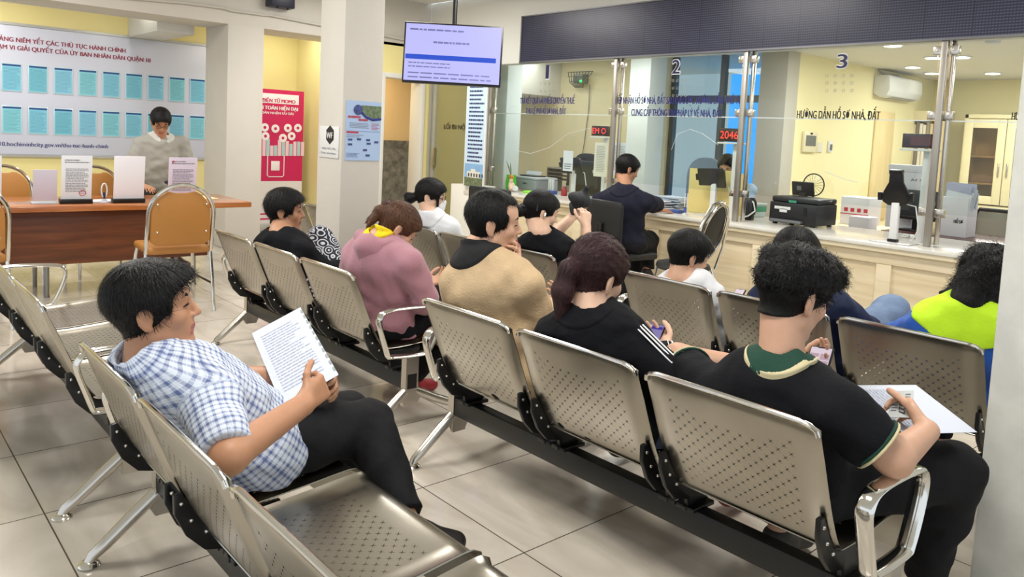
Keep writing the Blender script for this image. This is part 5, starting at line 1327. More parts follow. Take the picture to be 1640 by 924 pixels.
c = M @ Vector((w * .5, .07, hh * .5)); mb = MB(); mb.tube([c, Vector((c.x, c.y, 3.05))], .02, 10); mb.build('ceiling_pole', mat('tv_black', (14, 14, 20)), t)
MB(M).box(w * .4, w * .6, .05, .09, hh * .3, hh * .7).build('bracket', MATS['tv_black'], t, .004)

# conduit and speaker on the beam
pp = [atx(x, y, -8.475) for x, y in ((-40, -24), (300, 5), (360, 13))] + [atx(x, y, -8.475) for x, y in ((372, 17), (425, 24), (432, 24), (508, 39), (620, 58), (650, 64))]
tag(MB().tube(pp, .014, 8).build('conduit_pipe', mat('cream_conduit', (206, 200, 190), .5), None), 'thin painted conduit running along the beam over the columns', 'pipe')
sp0 = atx(425, 9, -8.45); t = thing('wall_speaker', 'dark box speaker on the beam above the crimson banner', 'speaker', sp0)
bx(-8.5, -8.34, sp0.y + .02, sp0.y + .30, sp0.z - .005, sp0.z + .22).build('case', mat('navy_black_case', (26, 28, 48), .4), t, .01)
MB().sph((-8.36, sp0.y + .10, sp0.z - .012), .012, 8, 6).sph((-8.36, sp0.y + .22, sp0.z - .012), .012, 8, 6).build('knob', BLACKP, t)

# tall printed banner by the passage door
t = thing('printed_banner', 'tall blue and white text banner with a building photo at its foot', 'banner', (-7.1, 5.56, .82))
YBN = 5.585
a, b2 = at(743, 297, YBN), at(782, 110, YBN); x0, x1, z0, z1 = a.x, b2.x - .01, .802, b2.z + .12
pb = mat('banner_sky', (196, 220, 240), .5); nt = pb.node_tree
bx(x0, x1, YBN, YBN + .006, z0 + .26, z1).build('text_panel', pb, t)
bx(x0, x1, YBN, YBN + .006, z0, z0 + .10).build('garden_photo', mat('garden_green', (112, 124, 92), .5, var=.5, vscale=30), t)
bx(x0, x1, YBN, YBN + .006, z0 + .10, z0 + .26).build('sky_photo', mat('photo_sky', (140, 184, 226), .5, var=.15, vscale=8), t)
hb = MB(); hb.box(x0 + .05, x1 - .05, YBN - .002, YBN, z0 + .10, z0 + .17); hb.box(x0 + .12, x1 - .14, YBN - .003, YBN, z0 + .17, z0 + .20); hb.build('hall_photo', mat('photo_white', (226, 222, 208), .5), t)
for k in range(6): bx(x0 + .07 + k * .05, x0 + .095 + k * .05, YBN - .004, YBN - .002, z0 + .11, z0 + .15).build('photo_window', mat('photo_dark', (70, 74, 80), .5), t)
lines(frame((x0, YBN - .001, z0), (1, 0, 0), (0, 0, 1)), .04, x1 - x0 - .03, 1.30, .27, 22, 12, .42, .25).build('banner_lettering', mat('banner_navy', (40, 44, 96), .5), t)
bx(x0 - .012, x0 + .0, YBN - .004, YBN + .012, z0, z1).build('side_rail', WHITEP, t); bx(x1, x1 + .02, YBN - .004, YBN + .012, z0, z1).build('side_rail', WHITEP, t)
# ------------------------------------------------------------------ on and behind the counter
def tablet(label, px, pbase, Y, kind):
    c = at(px, pbase, Y); c.z = CT; t = thing('counter_tablet', label, 'tablet stand', (c.x, Y, CT))
    mb = MB(); mb.box(c.x - .14, c.x + .15, Y - .09, Y + .10, CT, CT + .008); mb.build('foot_plate', mat('pale_grey_metal', (206, 206, 204), .3), t, .003)
    bx(c.x - .028, c.x + .028, Y - .018, Y + .018, CT + .008, CT + .30).build('column', WHITEP, t, .006)
    bx(c.x - .034, c.x + .034, Y - .024, Y + .024, CT + .008, CT + .03).build('collar', BLACKP, t, .004)
    if kind == 'back':
        M = frame((c.x - .02, Y - .03, CT + .36), (1, .25, .05), (0, -.35, 1))
        MB(M).box(-.125, .125, -.012, .012, -.085, .085).build('case', mat('tablet_case', (34, 34, 36), .5), t, .01)
        MB(M).box(.05, .14, -.03, .01, -.10, .075).build('grip', BLACKP, t, .014)
        MB(M).box(-.145, -.12, -.014, .014, -.03, .03).build('clip', BLACKP, t, .004)
    else:
        M = frame((c.x, Y - .02, CT + .40), (1, .1, 0), (0, -.2, 1))
        mb = MB(M); pr = [(-.09, -.10), (-.10, -.07), (-.085, -.02), (-.05, .05), (-.045, .12), (.045, .12), (.05, .05), (.085, -.02), (.10, -.07), (.09, -.10), (.05, -.125), (-.05, -.125)]
        mb.prism(pr, .03, (0, -.015, 0)); mb.build('holder', BLACKP, t, .006)
        MB(M).box(-.045, .045, -.03, .02, .115, .145).build('top_clip', BLACKP, t, .004)
        MB(M).box(-.125, -.095, -.02, .01, -.09, -.03).box(.095, .12, -.02, .01, -.09, -.02).build('side_clip', BLACKP, t, .004)
    MB().tube([(c.x + .03, Y + .02, CT + .30), (c.x + .12, Y + .05, CT + .28), (c.x + .15, Y + .06, CT + .12), (c.x + .10, Y + .08, CT + .012), (c.x + .24, Y + .05, CT + .012), (c.x + .30, Y + .09, CT + .012)], .005, 6).build('cable', WHITEP, t)
tablet('black tablet seen from behind on a white column at window one', 916, 322, 6.24, 'back')
tablet('black tablet seen from behind, before the yellow screen', 1140, 352, 6.2, 'back')
tablet('black phone holder on a white column at window three', 1430, 384, 5.92, 'front')

RED = mat('red_led', (255, 60, 50), .5, emit=1.6)
def led_display(label, s, pa, pb, Y):
    a, b2 = at(pa[0], pb[1], Y), at(pb[0], pa[1], Y); t = thing('number_display', label, 'display', ((a.x + b2.x) / 2, Y, a.z), 'small number displays at the windows')
    bx(a.x, b2.x, Y, Y + .05, a.z, b2.z).build('case', mat('led_case', (44, 18, 24), .35), t, .003)
    hh = b2.z - a.z
    if s: text('digits', s, frame((a.x + .012, Y - .001, a.z + hh * .22), (1, 0, 0), (0, 0, 1)), hh * .6, (b2.x - a.x) * .86, RED, t, bold=.0)
    else: bx(a.x + .06, b2.x - .02, Y - .001, Y, a.z + .02, b2.z - .02).build('dark_face', mat('led_dark_red', (84, 34, 40), .3), t)
    bx(a.x - .01, b2.x, Y - .01, Y + .12, a.z - .022, a.z - .006).build('shelf', WHITEP, t, .003)
    bx(b2.x - .1, b2.x - .06, Y + .06, Y + .10, CT, a.z - .02).build('support', WHITEP, t, .003)
led_display('small red-lit display reading EM O at the first post', 'EM O', (947, 202), (973, 217), 6.08)
led_display('small red-lit display reading 2046', '2046', (1151, 206), (1186, 226), 6.08)
led_display('dark unlit display beside the third window post', '', (1444, 215), (1500, 236), 6.09)

def sheet_on_post(label, pa, pb, Y, m):
    a, b2 = at(pa[0], pb[1], Y), at(pb[0], pa[1], Y); t = thing('posted_notice', label, 'notice', ((a.x + b2.x) / 2, Y, a.z), 'notices taped inside the glass')
    bx(a.x, b2.x, Y, Y + .002, a.z, b2.z).build('sheet', m, t)
    lines(frame((a.x, Y - .001, a.z), (1, 0, 0), (0, 0, 1)), .03, b2.x - a.x - .03, b2.z - a.z - .03, .05, 16, int(pa[0]), .35).build('printed_lines', mat('faint_ink', (170, 166, 160), .7), t)
sheet_on_post('cream notice left of the counter man, below the EM O display', (950, 229), (974, 282), 6.03, mat('cream_notice', (232, 226, 208), .6))
sheet_on_post('white notice behind the head of the counter man', (977, 229), (1006, 280), 6.03, PAPER)
a, b2 = at(901, 275, 6.12), at(918, 242, 6.12); t = thing('code_card', 'white card in a frame beside the black tablet', 'card', (a.x, 6.12, a.z))
bx(a.x, b2.x, 6.12, 6.125, a.z, b2.z).build('card', PAPER, t); bx(a.x, b2.x, 6.118, 6.12, a.z - .01, a.z + .012).build('dark_edge', BLACKP, t)
lines(frame((a.x, 6.119, a.z), (1, 0, 0), (0, 0, 1)), .02, b2.x - a.x - .02, .10, .03, 3, 2, .4).build('printed_lines', INK, t); bx(b2.x - .04, b2.x - .03, 6.125, 6.14, CT, a.z).build('rod', STAIN, t)

# printers
def printer(label, c, w, d, h, m, md, tray=True):
    x, y = c; t = thing('printer', label, 'printer', (x, y, CT)); z = CT
    bx(x - w / 2, x + w / 2, y - d / 2, y + d / 2, z + .012, z + h * .8).build('body', m, t, .012)
    bx(x - w / 2 + .005, x + w / 2 - .005, y - d / 2 + .02, y + d / 2, z + h * .8, z + h).build('lid', md, t, .014)
    for sx in (-1, 1):
        for sy in (-1, 1): bx(x + sx * w * .4 - .015, x + sx * w * .4 + .015, y + sy * d * .4 - .015, y + sy * d * .4 + .015, z, z + .014).build('foot', BLACKP, t)
    return t
c = at(855, 300, 6.42); t = printer('grey printer with paper on top at window one', (c.x, 6.42), .46, .36, .17, mat('printer_grey', (150, 152, 156), .45), mat('printer_light', (176, 178, 182), .45))
bx(c.x - .2, c.x + .08, 6.36, 6.54, CT + .17, CT + .185).build('paper_feed', BLACKP, t, .003)
MB(frame((c.x - .2, 6.46, CT + .19), (1, 0, 0), (0, .6, 1))).box(0, .26, 0, .003, 0, .05).build('paper_tray_sheet', PAPER, t)
bx(c.x + .0, c.x + .06, 6.235, 6.241, CT + .09, CT + .10).build('slot', BLACKP, t)
c = at(1272, 350, 6.28); t = printer('large black printer with white labels at window three', (c.x, 6.42), .44, .36, .24, mat('printer_black', (22, 23, 27), .4), mat('printer_black_lid', (36, 37, 42), .4))
bx(c.x - .17, c.x - .02, 6.237, 6.241, CT + .13, CT + .155).build('white_label', WHITEP, t); bx(c.x - .12, c.x - .05, 6.237, 6.241, CT + .105, CT + .135).build('white_label', WHITEP, t)
bx(c.x - .19, c.x + .10, 6.20, 6.26, CT + .02, CT + .045).build('output_tray', mat('tray_grey', (110, 112, 116), .4), t, .006)
bx(c.x + .10, c.x + .13, 6.236, 6.241, CT + .09, CT + .16).build('vent', BLACKP, t)
bx(c.x - .04, c.x + .03, 6.238, 6.241, CT + .195, CT + .215).build('green_sticker', mat('green_sticker', (60, 150, 120), .5), t)
MB(frame((c.x - .10, 6.58, CT + .30), (1, .1, 0), (0, -.3, 1))).box(-.10, .10, -.012, .012, -.06, .07).build('control_panel', BLACKP, t, .008)
bx(c.x - .12, c.x - .06, 6.55, 6.6, CT + .22, CT + .27).build('panel_arm', BLACKP, t)
MB(frame((c.x - .13, 6.565, CT + .31), (1, .1, 0), (0, -.3, 1))).box(-.02, .02, -.004, .004, -.02, .02).build('panel_button', mat('panel_grey', (130, 132, 136), .4), t)

# little things on the counter
c = at(818, 300, 6.08); c.z = CT; t = thing('green_pot', 'bright green pot with a pale bird-like figurine and two leaves', 'ornament', (c.x, 6.08, CT))
GP = mat('lime_glaze', (70, 200, 40), .25)
MB().lathe(c, [(.045, 0), (.062, .03), (.066, .10), (.055, .17), (.058, .19)], 18).build('pot', GP, t)
for dx, dz in ((-.10, .16), (-.03, .14)): MB().tube([c + Vector((0, 0, .17)), c + Vector((dx * .5, 0, .19 + dz * .5)), c + Vector((dx, 0, .19 + dz))], [.004, .010, .002], 8, flat=(1, .3)).build('leaf', mat('leaf_green', (96, 122, 84), .5), t)
FG = mat('pale_figurine', (236, 206, 180), .35)
MB().sph(c + Vector((.075, -.05, .05)), (.045, .04, .06)).sph(c + Vector((.07, -.06, .125)), .026).tube([c + Vector((.06, -.06, .11)), c + Vector((.075, -.07, .07)), c + Vector((.10, -.06, .03))], [.02, .03, .04], 10).build('figurine', FG, t)
MB().sph(c + Vector((.06, -.05, .165)), (.03, .026, .03)).build('orange_tuft', mat('orange_glaze', (240, 130, 50), .35), t)
MB().sph(c + Vector((.13, -.05, .035)), (.05, .035, .036)).build('white_base', WHITEP, t)
c = at(903, 316, 6.2); c.z = CT; t = thing('red_jar', 'small red jar beside the blue tray', 'jar', c); MB().lathe(c, [(.034, 0), (.036, .07), (.028, .085), (.018, .10), (.018, .115)], 16).build('jar', mat('red_glaze', (170, 34, 40), .3), t); MB().lathe(c + Vector((0, 0, .115)), [(.02, 0), (.02, .014)], 14).build('lid', mat('silver_aluminium', (196, 196, 192)), t)
c = at(925, 316, 6.05); tag(bx(c.x - .10, c.x + .12, 6.02, 6.16, CT, CT + .03).build('blue_tray', mat('light_blue_plastic', (150, 206, 226), .4), None, .006), 'light blue tray in front of the first tablet', 'tray')
c = at(883, 310, 6.3); t = thing('pen_cup', 'white pen tray right of the grey printer', 'pen holder', (c.x, 6.3, CT)); bx(c.x - .06, c.x + .06, 6.27, 6.34, CT, CT + .04).build('tray', mat('deep_blue_plastic', (50, 70, 150), .4), t, .005)
for k in range(3): bx(c.x - .05 + k * .03, c.x - .035 + k * .03, 6.29, 6.32, CT + .03, CT + .17).build('marker', WHITEP, t, .003)
c = at(848, 308, 6.1); tag(bx(c.x - .06, c.x + .05, 6.05, 6.15, CT, CT + .025).build('sticky_pad', mat('lime_paper', (150, 230, 60), .6), None, .004), 'lime green pad in front of the grey printer', 'note pad')
for k, (px, Y, w, lab) in enumerate(((1050, 6.28, .24, 'loose stack of pale blue papers nearest the counter man'), (1080, 6.55, .30, 'thick stack of papers and folders left of the yellow screen'))):
    c = at(px, 330, Y); t = thing('paper_stack', lab, 'papers', (c.x, Y, CT)); r = random.Random(k)
    for q in range(9):
        z = CT + q * (.012 if k else .008); M = Matrix.Translation((c.x + r.uniform(-.02, .02), Y + r.uniform(-.02, .02), z)) @ Matrix.Rotation(r.uniform(-.2, .2), 4, 'Z')
        MB(M).box(-w / 2, w / 2, -.11, .11, 0, .007 if not k else .010).build('sheet_bundle', [PAPER, mat('ice_blue_paper', (196, 212, 226), .7), mat('folder_navy', (44, 62, 100), .5), PAPER][(q * 2 + k) % 4], t)
c = at(1082, 340, 6.02); tag(bx(c.x - .07, c.x + .06, 5.98, 6.07, CT, CT + .03).build('stamp_box', mat('stamp_blue', (60, 84, 150), .4), None, .006), 'small blue and red stamp box on the counter edge', 'box')
flat_paper('paper_sheet', 'green paper under the arm of the counter man', 'paper', (at(1040, 345, 5.9).x, 5.92), .26, .16, .1, CT, mat('mint_paper', (176, 222, 190), .7))
c = at(1097, 346, 5.97); t = thing('counter_card', 'thin white upright tag with a blue mark beside the yellow screen', 'tag', (c.x, 5.97, CT)); bx(c.x - .02, c.x + .02, 5.95, 5.99, CT, CT + .012).build('foot', WHITEP, t, .002)
fr = MB(); fr.tube([(c.x - .012, 5.97, CT + .01), (c.x - .012, 5.97, CT + .20), (c.x + .014, 5.97, CT + .20), (c.x + .014, 5.97, CT + .01)], .004, 6); fr.build('frame', WHITEP, t); bx(c.x - .014, c.x + .016, 5.966, 5.974, CT + .02, CT + .07).build('blue_mark', mat('stamp_blue', (60, 84, 150)), t)
YS = mat('yellow_card', (232, 210, 138), .7, bump=.1, bscale=30)
a, b2 = at(1100, 342, 6.3), at(1188, 277, 6.3); t = thing('yellow_screen', 'upright yellow card screen standing behind the tablet', 'screen', ((a.x + b2.x) / 2, 6.3, CT)); bx(a.x, b2.x - .09, 6.3, 6.312, CT, b2.z + .01).build('front_panel', YS, t, .002)
MB(frame((b2.x - .09, 6.3, CT), (1, .8, 0), (0, 0, 1))).box(0, .14, 0, .012, 0, b2.z - CT - .01).build('side_panel', YS, t, .002)
for (px, py, lab) in ((1166, 336, 'dark cable bundle at the foot of the second post'), (1462, 382, 'white cable coil with plugs at the foot of the third post')):
    c = atz(px, py, CT); r = random.Random(px); pts = [Vector((c.x + r.uniform(-.10, .10), c.y + r.uniform(-.05, .05), CT + .008 + .01 * (k % 3))) for k in range(14)]
    t = thing('cable_bundle', lab, 'cable', (c.x, c.y, CT)); MB().tube([Vector(q) for q in np.array(pts)], .005, 6).build('cable', WHITEP if px > 1300 else mat('brown_cable', (96, 84, 66), .5), t); bx(c.x - .02, c.x + .02, c.y - .02, c.y + .02, CT, CT + .03).build('plug', WHITEP if px > 1300 else BLACKP, t, .004)
c = at(1188, 330, 6.22); t = thing('desk_phone_set', 'black headset cradle with white cable behind the second post', 'device', (c.x, 6.22, CT)); bx(c.x + .02, c.x + .10, 6.2, 6.28, CT, CT + .05).build('base', BLACKP, t, .008); MB().lathe((c.x + .07, 6.24, CT + .05), [(.05, 0), (.06, .04), (.06, .11), (.04, .15)], 18).build('drum', mat('drum_black', (30, 30, 34), .4), t)
MB().tube([(c.x + .06, 6.24, CT + .2), (c.x + .13, 6.2, CT + .16), (c.x + .15, 6.2, CT + .09), (c.x + .10, 6.17, CT + .04), (c.x + .03, 6.15, CT + .02)], .007, 8).build('cable', WHITEP, t)
c = at(1217, 322, 6.75); t = thing('storage_tub', 'clear tub with a green band under blue light', 'tub', (c.x, 6.6, CT))
tb = mat('frosted_tub', (196, 214, 212), .3); bx(c.x - .10, c.x + .10, 6.52, 6.70, CT, CT + .11).build('tub', tb, t, .01); bx(c.x - .105, c.x + .105, 6.515, 6.705, CT + .05, CT + .10).build('green_band', mat('tub_green', (60, 150, 110), .5), t, .004); bx(c.x - .11, c.x + .11, 6.51, 6.71, CT + .11, CT + .13).build('lid', tb, t, .005)

# office chairs and screens behind the glass
def office_chair(label, x, y, rz, m, zt=1.12, w=.46, sz=.47, rnd=.12, base='star', name='office_chair'):
    t = thing(name, label, 'chair', (x, y, 0), world=False); t.rotation_euler = (0, 0, rz)
    pr = [(-w / 2, sz + .10), (-w / 2, zt - rnd)] + [(-w / 2 + rnd - rnd * math.cos(k * PI / 12), zt - rnd + rnd * math.sin(k * PI / 12)) for k in range(1, 7)] + [(w / 2 - rnd + rnd * math.sin(k * PI / 12), zt - rnd + rnd * math.cos(k * PI / 12)) for k in range(0, 6)] + [(w / 2, zt - rnd), (w / 2, sz + .10), (w / 2 - .06, sz + .04), (-w / 2 + .06, sz + .04)]
    MB().prism(pr, .05, (0, -.24, 0)).build('backrest', m, t, .014)
    bx(-w / 2, w / 2, -.22, .24, sz - .06, sz).build('seat', m, t, .025, 3)
    bx(-.03, .03, -.27, -.24, sz - .02, sz + .25).build('back_spine', BLACKP, t, .006)
    MB().lathe((0, 0, 0), [(.03, .10), (.028, sz - .06)], 14).build('gas_column', CHROME, t)
    for k in range(5):
        a = k * 2 * PI / 5 + .3; e = Vector((math.cos(a) * .27, math.sin(a) * .27, .07)); MB().tube([(0, 0, .11), e], [.024, .016], 8).build('leg', BLACKP, t)
        MB().sph((e.x, e.y, .03), .03, 10, 7).build('castor', BLACKP, t)
    return t
BC = mat('black_leatherette', (26, 27, 29), .5)
office_chair('black office chair under the man writing at the counter', -4.385, 5.17, -.12, BC, .90, .45, .46, .05)
office_chair('black office chair whose square back shows behind the beige sweater man', -5.40, 4.72, .0, BC, .93, .56, .45, .03)
c = at(917, 290, 6.95); office_chair('black high-backed office chair behind the first tablet', c.x, 6.98, PI, mat('black_mesh', (40, 42, 44), .8), 1.23, .5, .47, .2)
c = at(1087, 300, 7.3); office_chair('grey-blue high-backed office chair seen through window two', c.x, 7.6, PI, mat('slate_mesh', (110, 130, 150), .8), 1.26, .52, .47, .22)
c = at(955, 300, 6.9)
def monitor(label, x, y, z, w, h, rz):
    t = thing('monitor', label, 'monitor', (x, y, z), world=False); t.rotation_euler = (0, 0, rz)
    bx(-w / 2, w / 2, -.02, .02, .10, .10 + h).build('panel', mat('monitor_back', (40, 44, 48), .35), t, .008); bx(-w / 2, w / 2, -.024, -.018, .10, .13).build('chin', BLACKP, t, .002)
    bx(-.03, .03, .02, .05, .01, .25).build('neck', BLACKP, t, .004); bx(-.11, .11, -.08, .10, 0, .012).build('foot', BLACKP, t, .004); bx(w * .4, w * .47, -.026, -.02, h * .9, h * 1.02).build('sticker', mat('pale_sticker', (190, 196, 196), .5), t)
    return t
monitor('dark monitor on the inner worktop behind the first tablet', at(935, 300, 6.62).x, 6.58, CT, .46, .30, 0)
c = at(860, 290, 7.6); t = thing('steel_rack', 'small grey steel paper rack left of the first tablet', 'rack', (c.x + .4, 7.6, 0))
xr_ = at(898, 290, 7.6).x
for k in range(4): bx(xr_ - .18, xr_ + .22, 7.5, 7.8, .83 + k * .05, .84 + k * .05).build('shelf', mat('rack_grey', (130, 126, 116), .5), t)
for sx in (-.18, .21): bx(xr_ + sx, xr_ + sx + .012, 7.5, 7.8, .0, 1.0).build('side', MATS['rack_grey'], t)

# mesh lamp on the rear wall of the first office
c = at(933, 130, 8.36); t = thing('ceiling_projector', 'grey mesh cradle with a green-lit device high on the office wall', 'device', c)
mb = MB()
for k in range(9): u = -.25 + k * .0625; mb.tube([(c.x + u, 8.30, c.z + .13), (c.x + u * .55, 8.24, c.z - .03), (c.x + u * .3, 8.3, c.z - .10)], .006, 5)
for v in (0, .35, .7): mb.tube([(c.x + (-.25 + k * .0625) * (1 - .6 * v), 8.30 - .06 * math.sin(v * PI), c.z + .13 - .2 * v) for k in range(9)], .006, 5)
mb.build('mesh_cradle', mat('cradle_grey', (90, 94, 96), .5), t); bx(c.x - .10, c.x + .08, 8.27, 8.40, c.z - .04, c.z + .09).build('device', mat('device_grey', (120, 126, 126), .4), t, .01)
MB().sph((c.x + .07, 8.25, c.z - .01), .022, 10, 7).build('green_light', mat('green_led', (40, 230, 120), .4, emit=1.5), t)
MB().tube([(c.x + .14, 8.37, c.z - .05), (c.x + .13, 8.385, c.z - .4), (c.x + .08, 8.385, c.z - .9), (c.x + .02, 8.385, c.z - 1.3)], .006, 6).build('cable', mat('grey_cable', (120, 116, 104), .5), t)

# inner desk with monitor, boxes
MAH = wood('mahogany', (64, 22, 16), (92, 36, 26), .28, 0, 2.4, coat=.3)
t = thing('office_desk', 'dark red wooden desk behind window three', 'desk', (-2.5, 7.3, 0))
bx(-3.02, -1.2, 7.12, 7.85, .68, .725).build('desktop', MAH, t, .008); bx(-2.98, -1.25, 7.16, 7.2, .0, .68).build('front_board', MAH, t, .004); bx(-2.98, -2.94, 7.2, 7.8, 0, .68).build('side_board', MAH, t, .004); bx(-1.29, -1.25, 7.2, 7.8, 0, .68).build('side_board', MAH, t, .004)
c = at(1464, 345, 7.4); monitor('dark monitor on the red wooden desk', c.x, 7.42, .725, .36, .27, .0)
CARD = mat('white_carton', (226, 224, 228), .6)
def carton(label, pa, pb, Y, d, z0, extra=None):
    a, b2 = at(pa[0], pb[1], Y), at(pb[0], pa[1], Y); t = thing('carton', label, 'box', ((a.x + b2.x) / 2, Y, z0), 'white cartons in the office'); bx(a.x, b2.x, Y, Y + d, z0, b2.z).build('box_body', CARD, t, .006)
    if extra: extra(t, a.x, b2.x, Y, z0, b2.z)
    return t
def tall_box(t, x0, x1, Y, z0, z1):
    bx(x0 - .008, x1 + .008, Y - .008, Y + .3, z1 - .06, z1 + .005).build('lid', CARD, t, .005); text('lettering', 'A4 70', frame((x0 + .20, Y - .002, z1 - .14), (1, 0, 0), (0, 0, 1)), .025, .12, INK, t, bold=.02)
carton('tall white carton stack behind the phone holder', (1418, 266), (1468, 345), 7.50, .28, .725, tall_box)
def red_print(t, x0, x1, Y, z0, z1):
    bx(x0, x1, Y - .002, Y, z0 + .11, z0 + .12).build('red_band', mat('red_print', (190, 60, 70), .6), t)
    for k in range(4): bx(x0 + .04 + k * .07, x0 + .08 + k * .07, Y - .002, Y, z0 + .14, z0 + .18).build('red_print', MATS['red_print'], t)
carton('white carton with red print on the low cabinet', (1345, 318), (1393, 347), 8.15, .3, .64, red_print)
carton('small white box standing on the floor beside the red wooden desk', (1358, 349), (1392, 366), 7.66, .2, 0, None)
t = thing('low_cabinet', 'low cream cabinet beside the black printer', 'cabinet', (-3.9, 8.0, 0)); a, b2 = at(1320, 352, 7.9), at(1360, 352, 7.9)
bx(a.x - .3, b2.x + .28, 7.95, 8.5, 0, .635).build('body', mat('cream_laminate', (232, 218, 176), .5), t, .006); bx(a.x - .32, b2.x + .30, 7.93, 8.52, .61, .64).build('cabinet_top', MATS['cream_laminate'], t, .004)
def doc_heap(t, x0, x1, Y, z0, z1):
    text('lettering', 'HỒ SƠ', frame((x1 - .10, Y - .002, z0 + .12), (1, 0, 0), (0, 0, 1)), .03, .07, BLACKINK, t, bold=.03)
    r = random.Random(4)
    for k in range(16):
        M = frame((x0 + .015 + r.uniform(0, .02), Y + .02 + k * .011, z1 - .08), (1, 0, r.uniform(-.2, .1)), (r.uniform(-.1, .25), -.1, 1)); MB(M).box(0, x1 - x0 - .02, 0, .004, 0, .16 + r.uniform(-.03, .06)).build('document', [PAPER, mat('lilac_folder', (186, 188, 212), .6)][k % 2], t)
carton('white carton overflowing with files on the red desk', (1503, 318), (1552, 358), 7.28, .24, .725, doc_heap)
t = thing('visitor_chair', 'black-framed chair with a grey mesh back behind the desk, cut by the column', 'chair', (-1.7, 8.3, 0)); c = at(1596, 335, 8.2)
MB().tube([(c.x - .17, 8.2, .0), (c.x - .17, 8.2, .86), (c.x - .14, 8.2, .93), (c.x + .22, 8.2, .93), (c.x + .26, 8.2, .86), (c.x + .26, 8.2, 0)], .02, 10).build('frame', BLACKP, t); bx(c.x - .15, c.x + .24, 8.19, 8.2, .55, .91).build('mesh_back', mat('grey_mesh', (170, 166, 150), .7), t); bx(c.x - .15, c.x + .24, 8.2, 8.62, .43, .48).build('seat', BC, t, .01)

# office wall fittings
def onwall(px, py): return atx(px, py, -5.0)
a, b2 = onwall(1397, 158), onwall(1455, 133); t = thing('air_conditioner', 'white wall-mounted air conditioner in the cream office', 'air conditioner', (-4.9, (a.y + b2.y) / 2, a.z))
z0, z1 = a.z + .02, a.z + .33; y0, y1 = a.y, b2.y - .05
MB().prism([(0, z0 + .06), (.10, z0), (.19, z0 + .03), (.23, z0 + .11), (.22, z1 - .03), (.20, z1), (0, z1)], y1 - y0, (-4.997, y0, 0), ((1, 0, 0), (0, 0, 1)), (0, 1, 0)).build('body', WHITEP, t, .012)
MB().prism([(.09, z0 - .004), (.18, z0 + .02), (.175, z0 + .035), (.09, z0 + .01)], (y1 - y0) * .7, (-4.997, y0 + (y1 - y0) * .2, 0), ((1, 0, 0), (0, 0, 1)), (0, 1, 0)).build('louvre', mat('louvre_grey', (150, 150, 150), .4), t)
MB().tube([(-4.99, y0 + .9, z1), (-4.97, y0 + .7, z1 + .05), (-4.98, y0 + .3, z1 + .03), (-4.99, y0 + .1, 2.59)], .018, 8).build('pipe', mat('pale_pipe', (200, 196, 186), .5), t)
def wallbox(name, label, cat, pa, pb, dep, m, parts=()):
    a, b2 = onwall(pa[0], pb[1]), onwall(pb[0], pa[1]); t = thing(name, label, cat, (-4.99, a.y, a.z)); bx(-4.996, -5 + dep, a.y, b2.y, a.z, b2.z).build('case', m, t, .005)
    for (nm, u0, u1, v0, v1, mm) in parts: bx(-5 + dep, -5 + dep + .004, a.y + (b2.y - a.y) * u0, a.y + (b2.y - a.y) * u1, a.z + (b2.z - a.z) * v0, a.z + (b2.z - a.z) * v1).build(nm, mm, t)
IV = mat('ivory_plastic', (232, 222, 186), .4)
wallbox('intercom_panel', 'ivory wall intercom with a grey screen', 'intercom', (1282, 212), (1306, 243), .04, IV, [('screen', .12, .85, .30, .82, mat('grey_screen', (110, 112, 110), .3)), ('camera', .42, .58, .87, .96, BLACKP)])
wallbox('light_switch', 'ivory double light switch right of the intercom', 'switch', (1307, 228), (1316, 244), .015, IV, [('rocker', .15, .8, .55, .9, WHITEP), ('rocker', .15, .8, .1, .45, WHITEP)])
wallbox('remote_holder', 'white remote control hanging in a wall cradle', 'remote', (1324, 226), (1331, 243), .03, WHITEP, [('buttons', .2, .8, .15, .7, mat('grey_button', (90, 92, 96), .4))])
wallbox('door_leaf', 'pale wood door leaf standing in the cream wall', 'door', (1386, 181), (1431, 352), .03, wood('maple_door', (232, 206, 146), (238, 216, 164), .4, 2, 1.5))
# cupboard with blinds-like binders, glazed cabinet
t = thing('file_shelf', 'open shelf of striped file binders behind the dark display', 'shelf', (-4.8, 12.2, 0)); YF = 12.6
a, b2 = at(1434, 340, YF), at(1503, 183, YF)
sh = MB(); sh.box(a.x - .05, a.x, YF, YF + .4, 0, b2.z); sh.box(b2.x, b2.x + .05, YF, YF + .4, 0, b2.z); sh.box(a.x - .05, b2.x + .05, YF, YF + .4, b2.z - .1, b2.z + .05)
for z in (.4, 1.0): sh.box(a.x, b2.x, YF + .02, YF + .4, z, z + .03)
sh.build('carcass', mat('cream_laminate', (232, 218, 176)), t, .006)
n = 9; st = [mat('binder_%d' % k, c_, .6) for k, c_ in enumerate(((240, 232, 214), (158, 148, 122), (214, 196, 160), (130, 122, 104), (238, 228, 208)))]
for z0, z1 in ((1.04, b2.z - .12), (.44, .98)):
    for k in range(n): x = a.x + .02 + (b2.x - a.x - .04) * k / n; bx(x, x + (b2.x - a.x - .04) / n - .008, YF + .05, YF + .36, z0, z1 - .02 * (k % 3)).build('binder', st[k % 5], t, .004)
CRM = mat('cream_cabinet', (238, 226, 182), .45)
t = thing('glazed_cabinet', 'cream cabinet with two glazed doors of shelves, beside the white column', 'cabinet', (-3.6, 12.9, 0)); YC = 12.8
a, b2 = at(1546, 185, YC), at(1690, 190, YC); x0, x1, zt_ = a.x, b2.x, a.z + .02
cb = MB(); cb.box(x0, x0 + .05, YC, 13.28, 0, zt_); cb.box(x1 - .05, x1, YC, 13.28, 0, zt_); cb.box(x0, x1, YC, 13.28, zt_ - .06, zt_); cb.box(x0, x1, 13.22, 13.28, 0, zt_); cb.box(x0, x1, YC, 13.28, 0, .72)
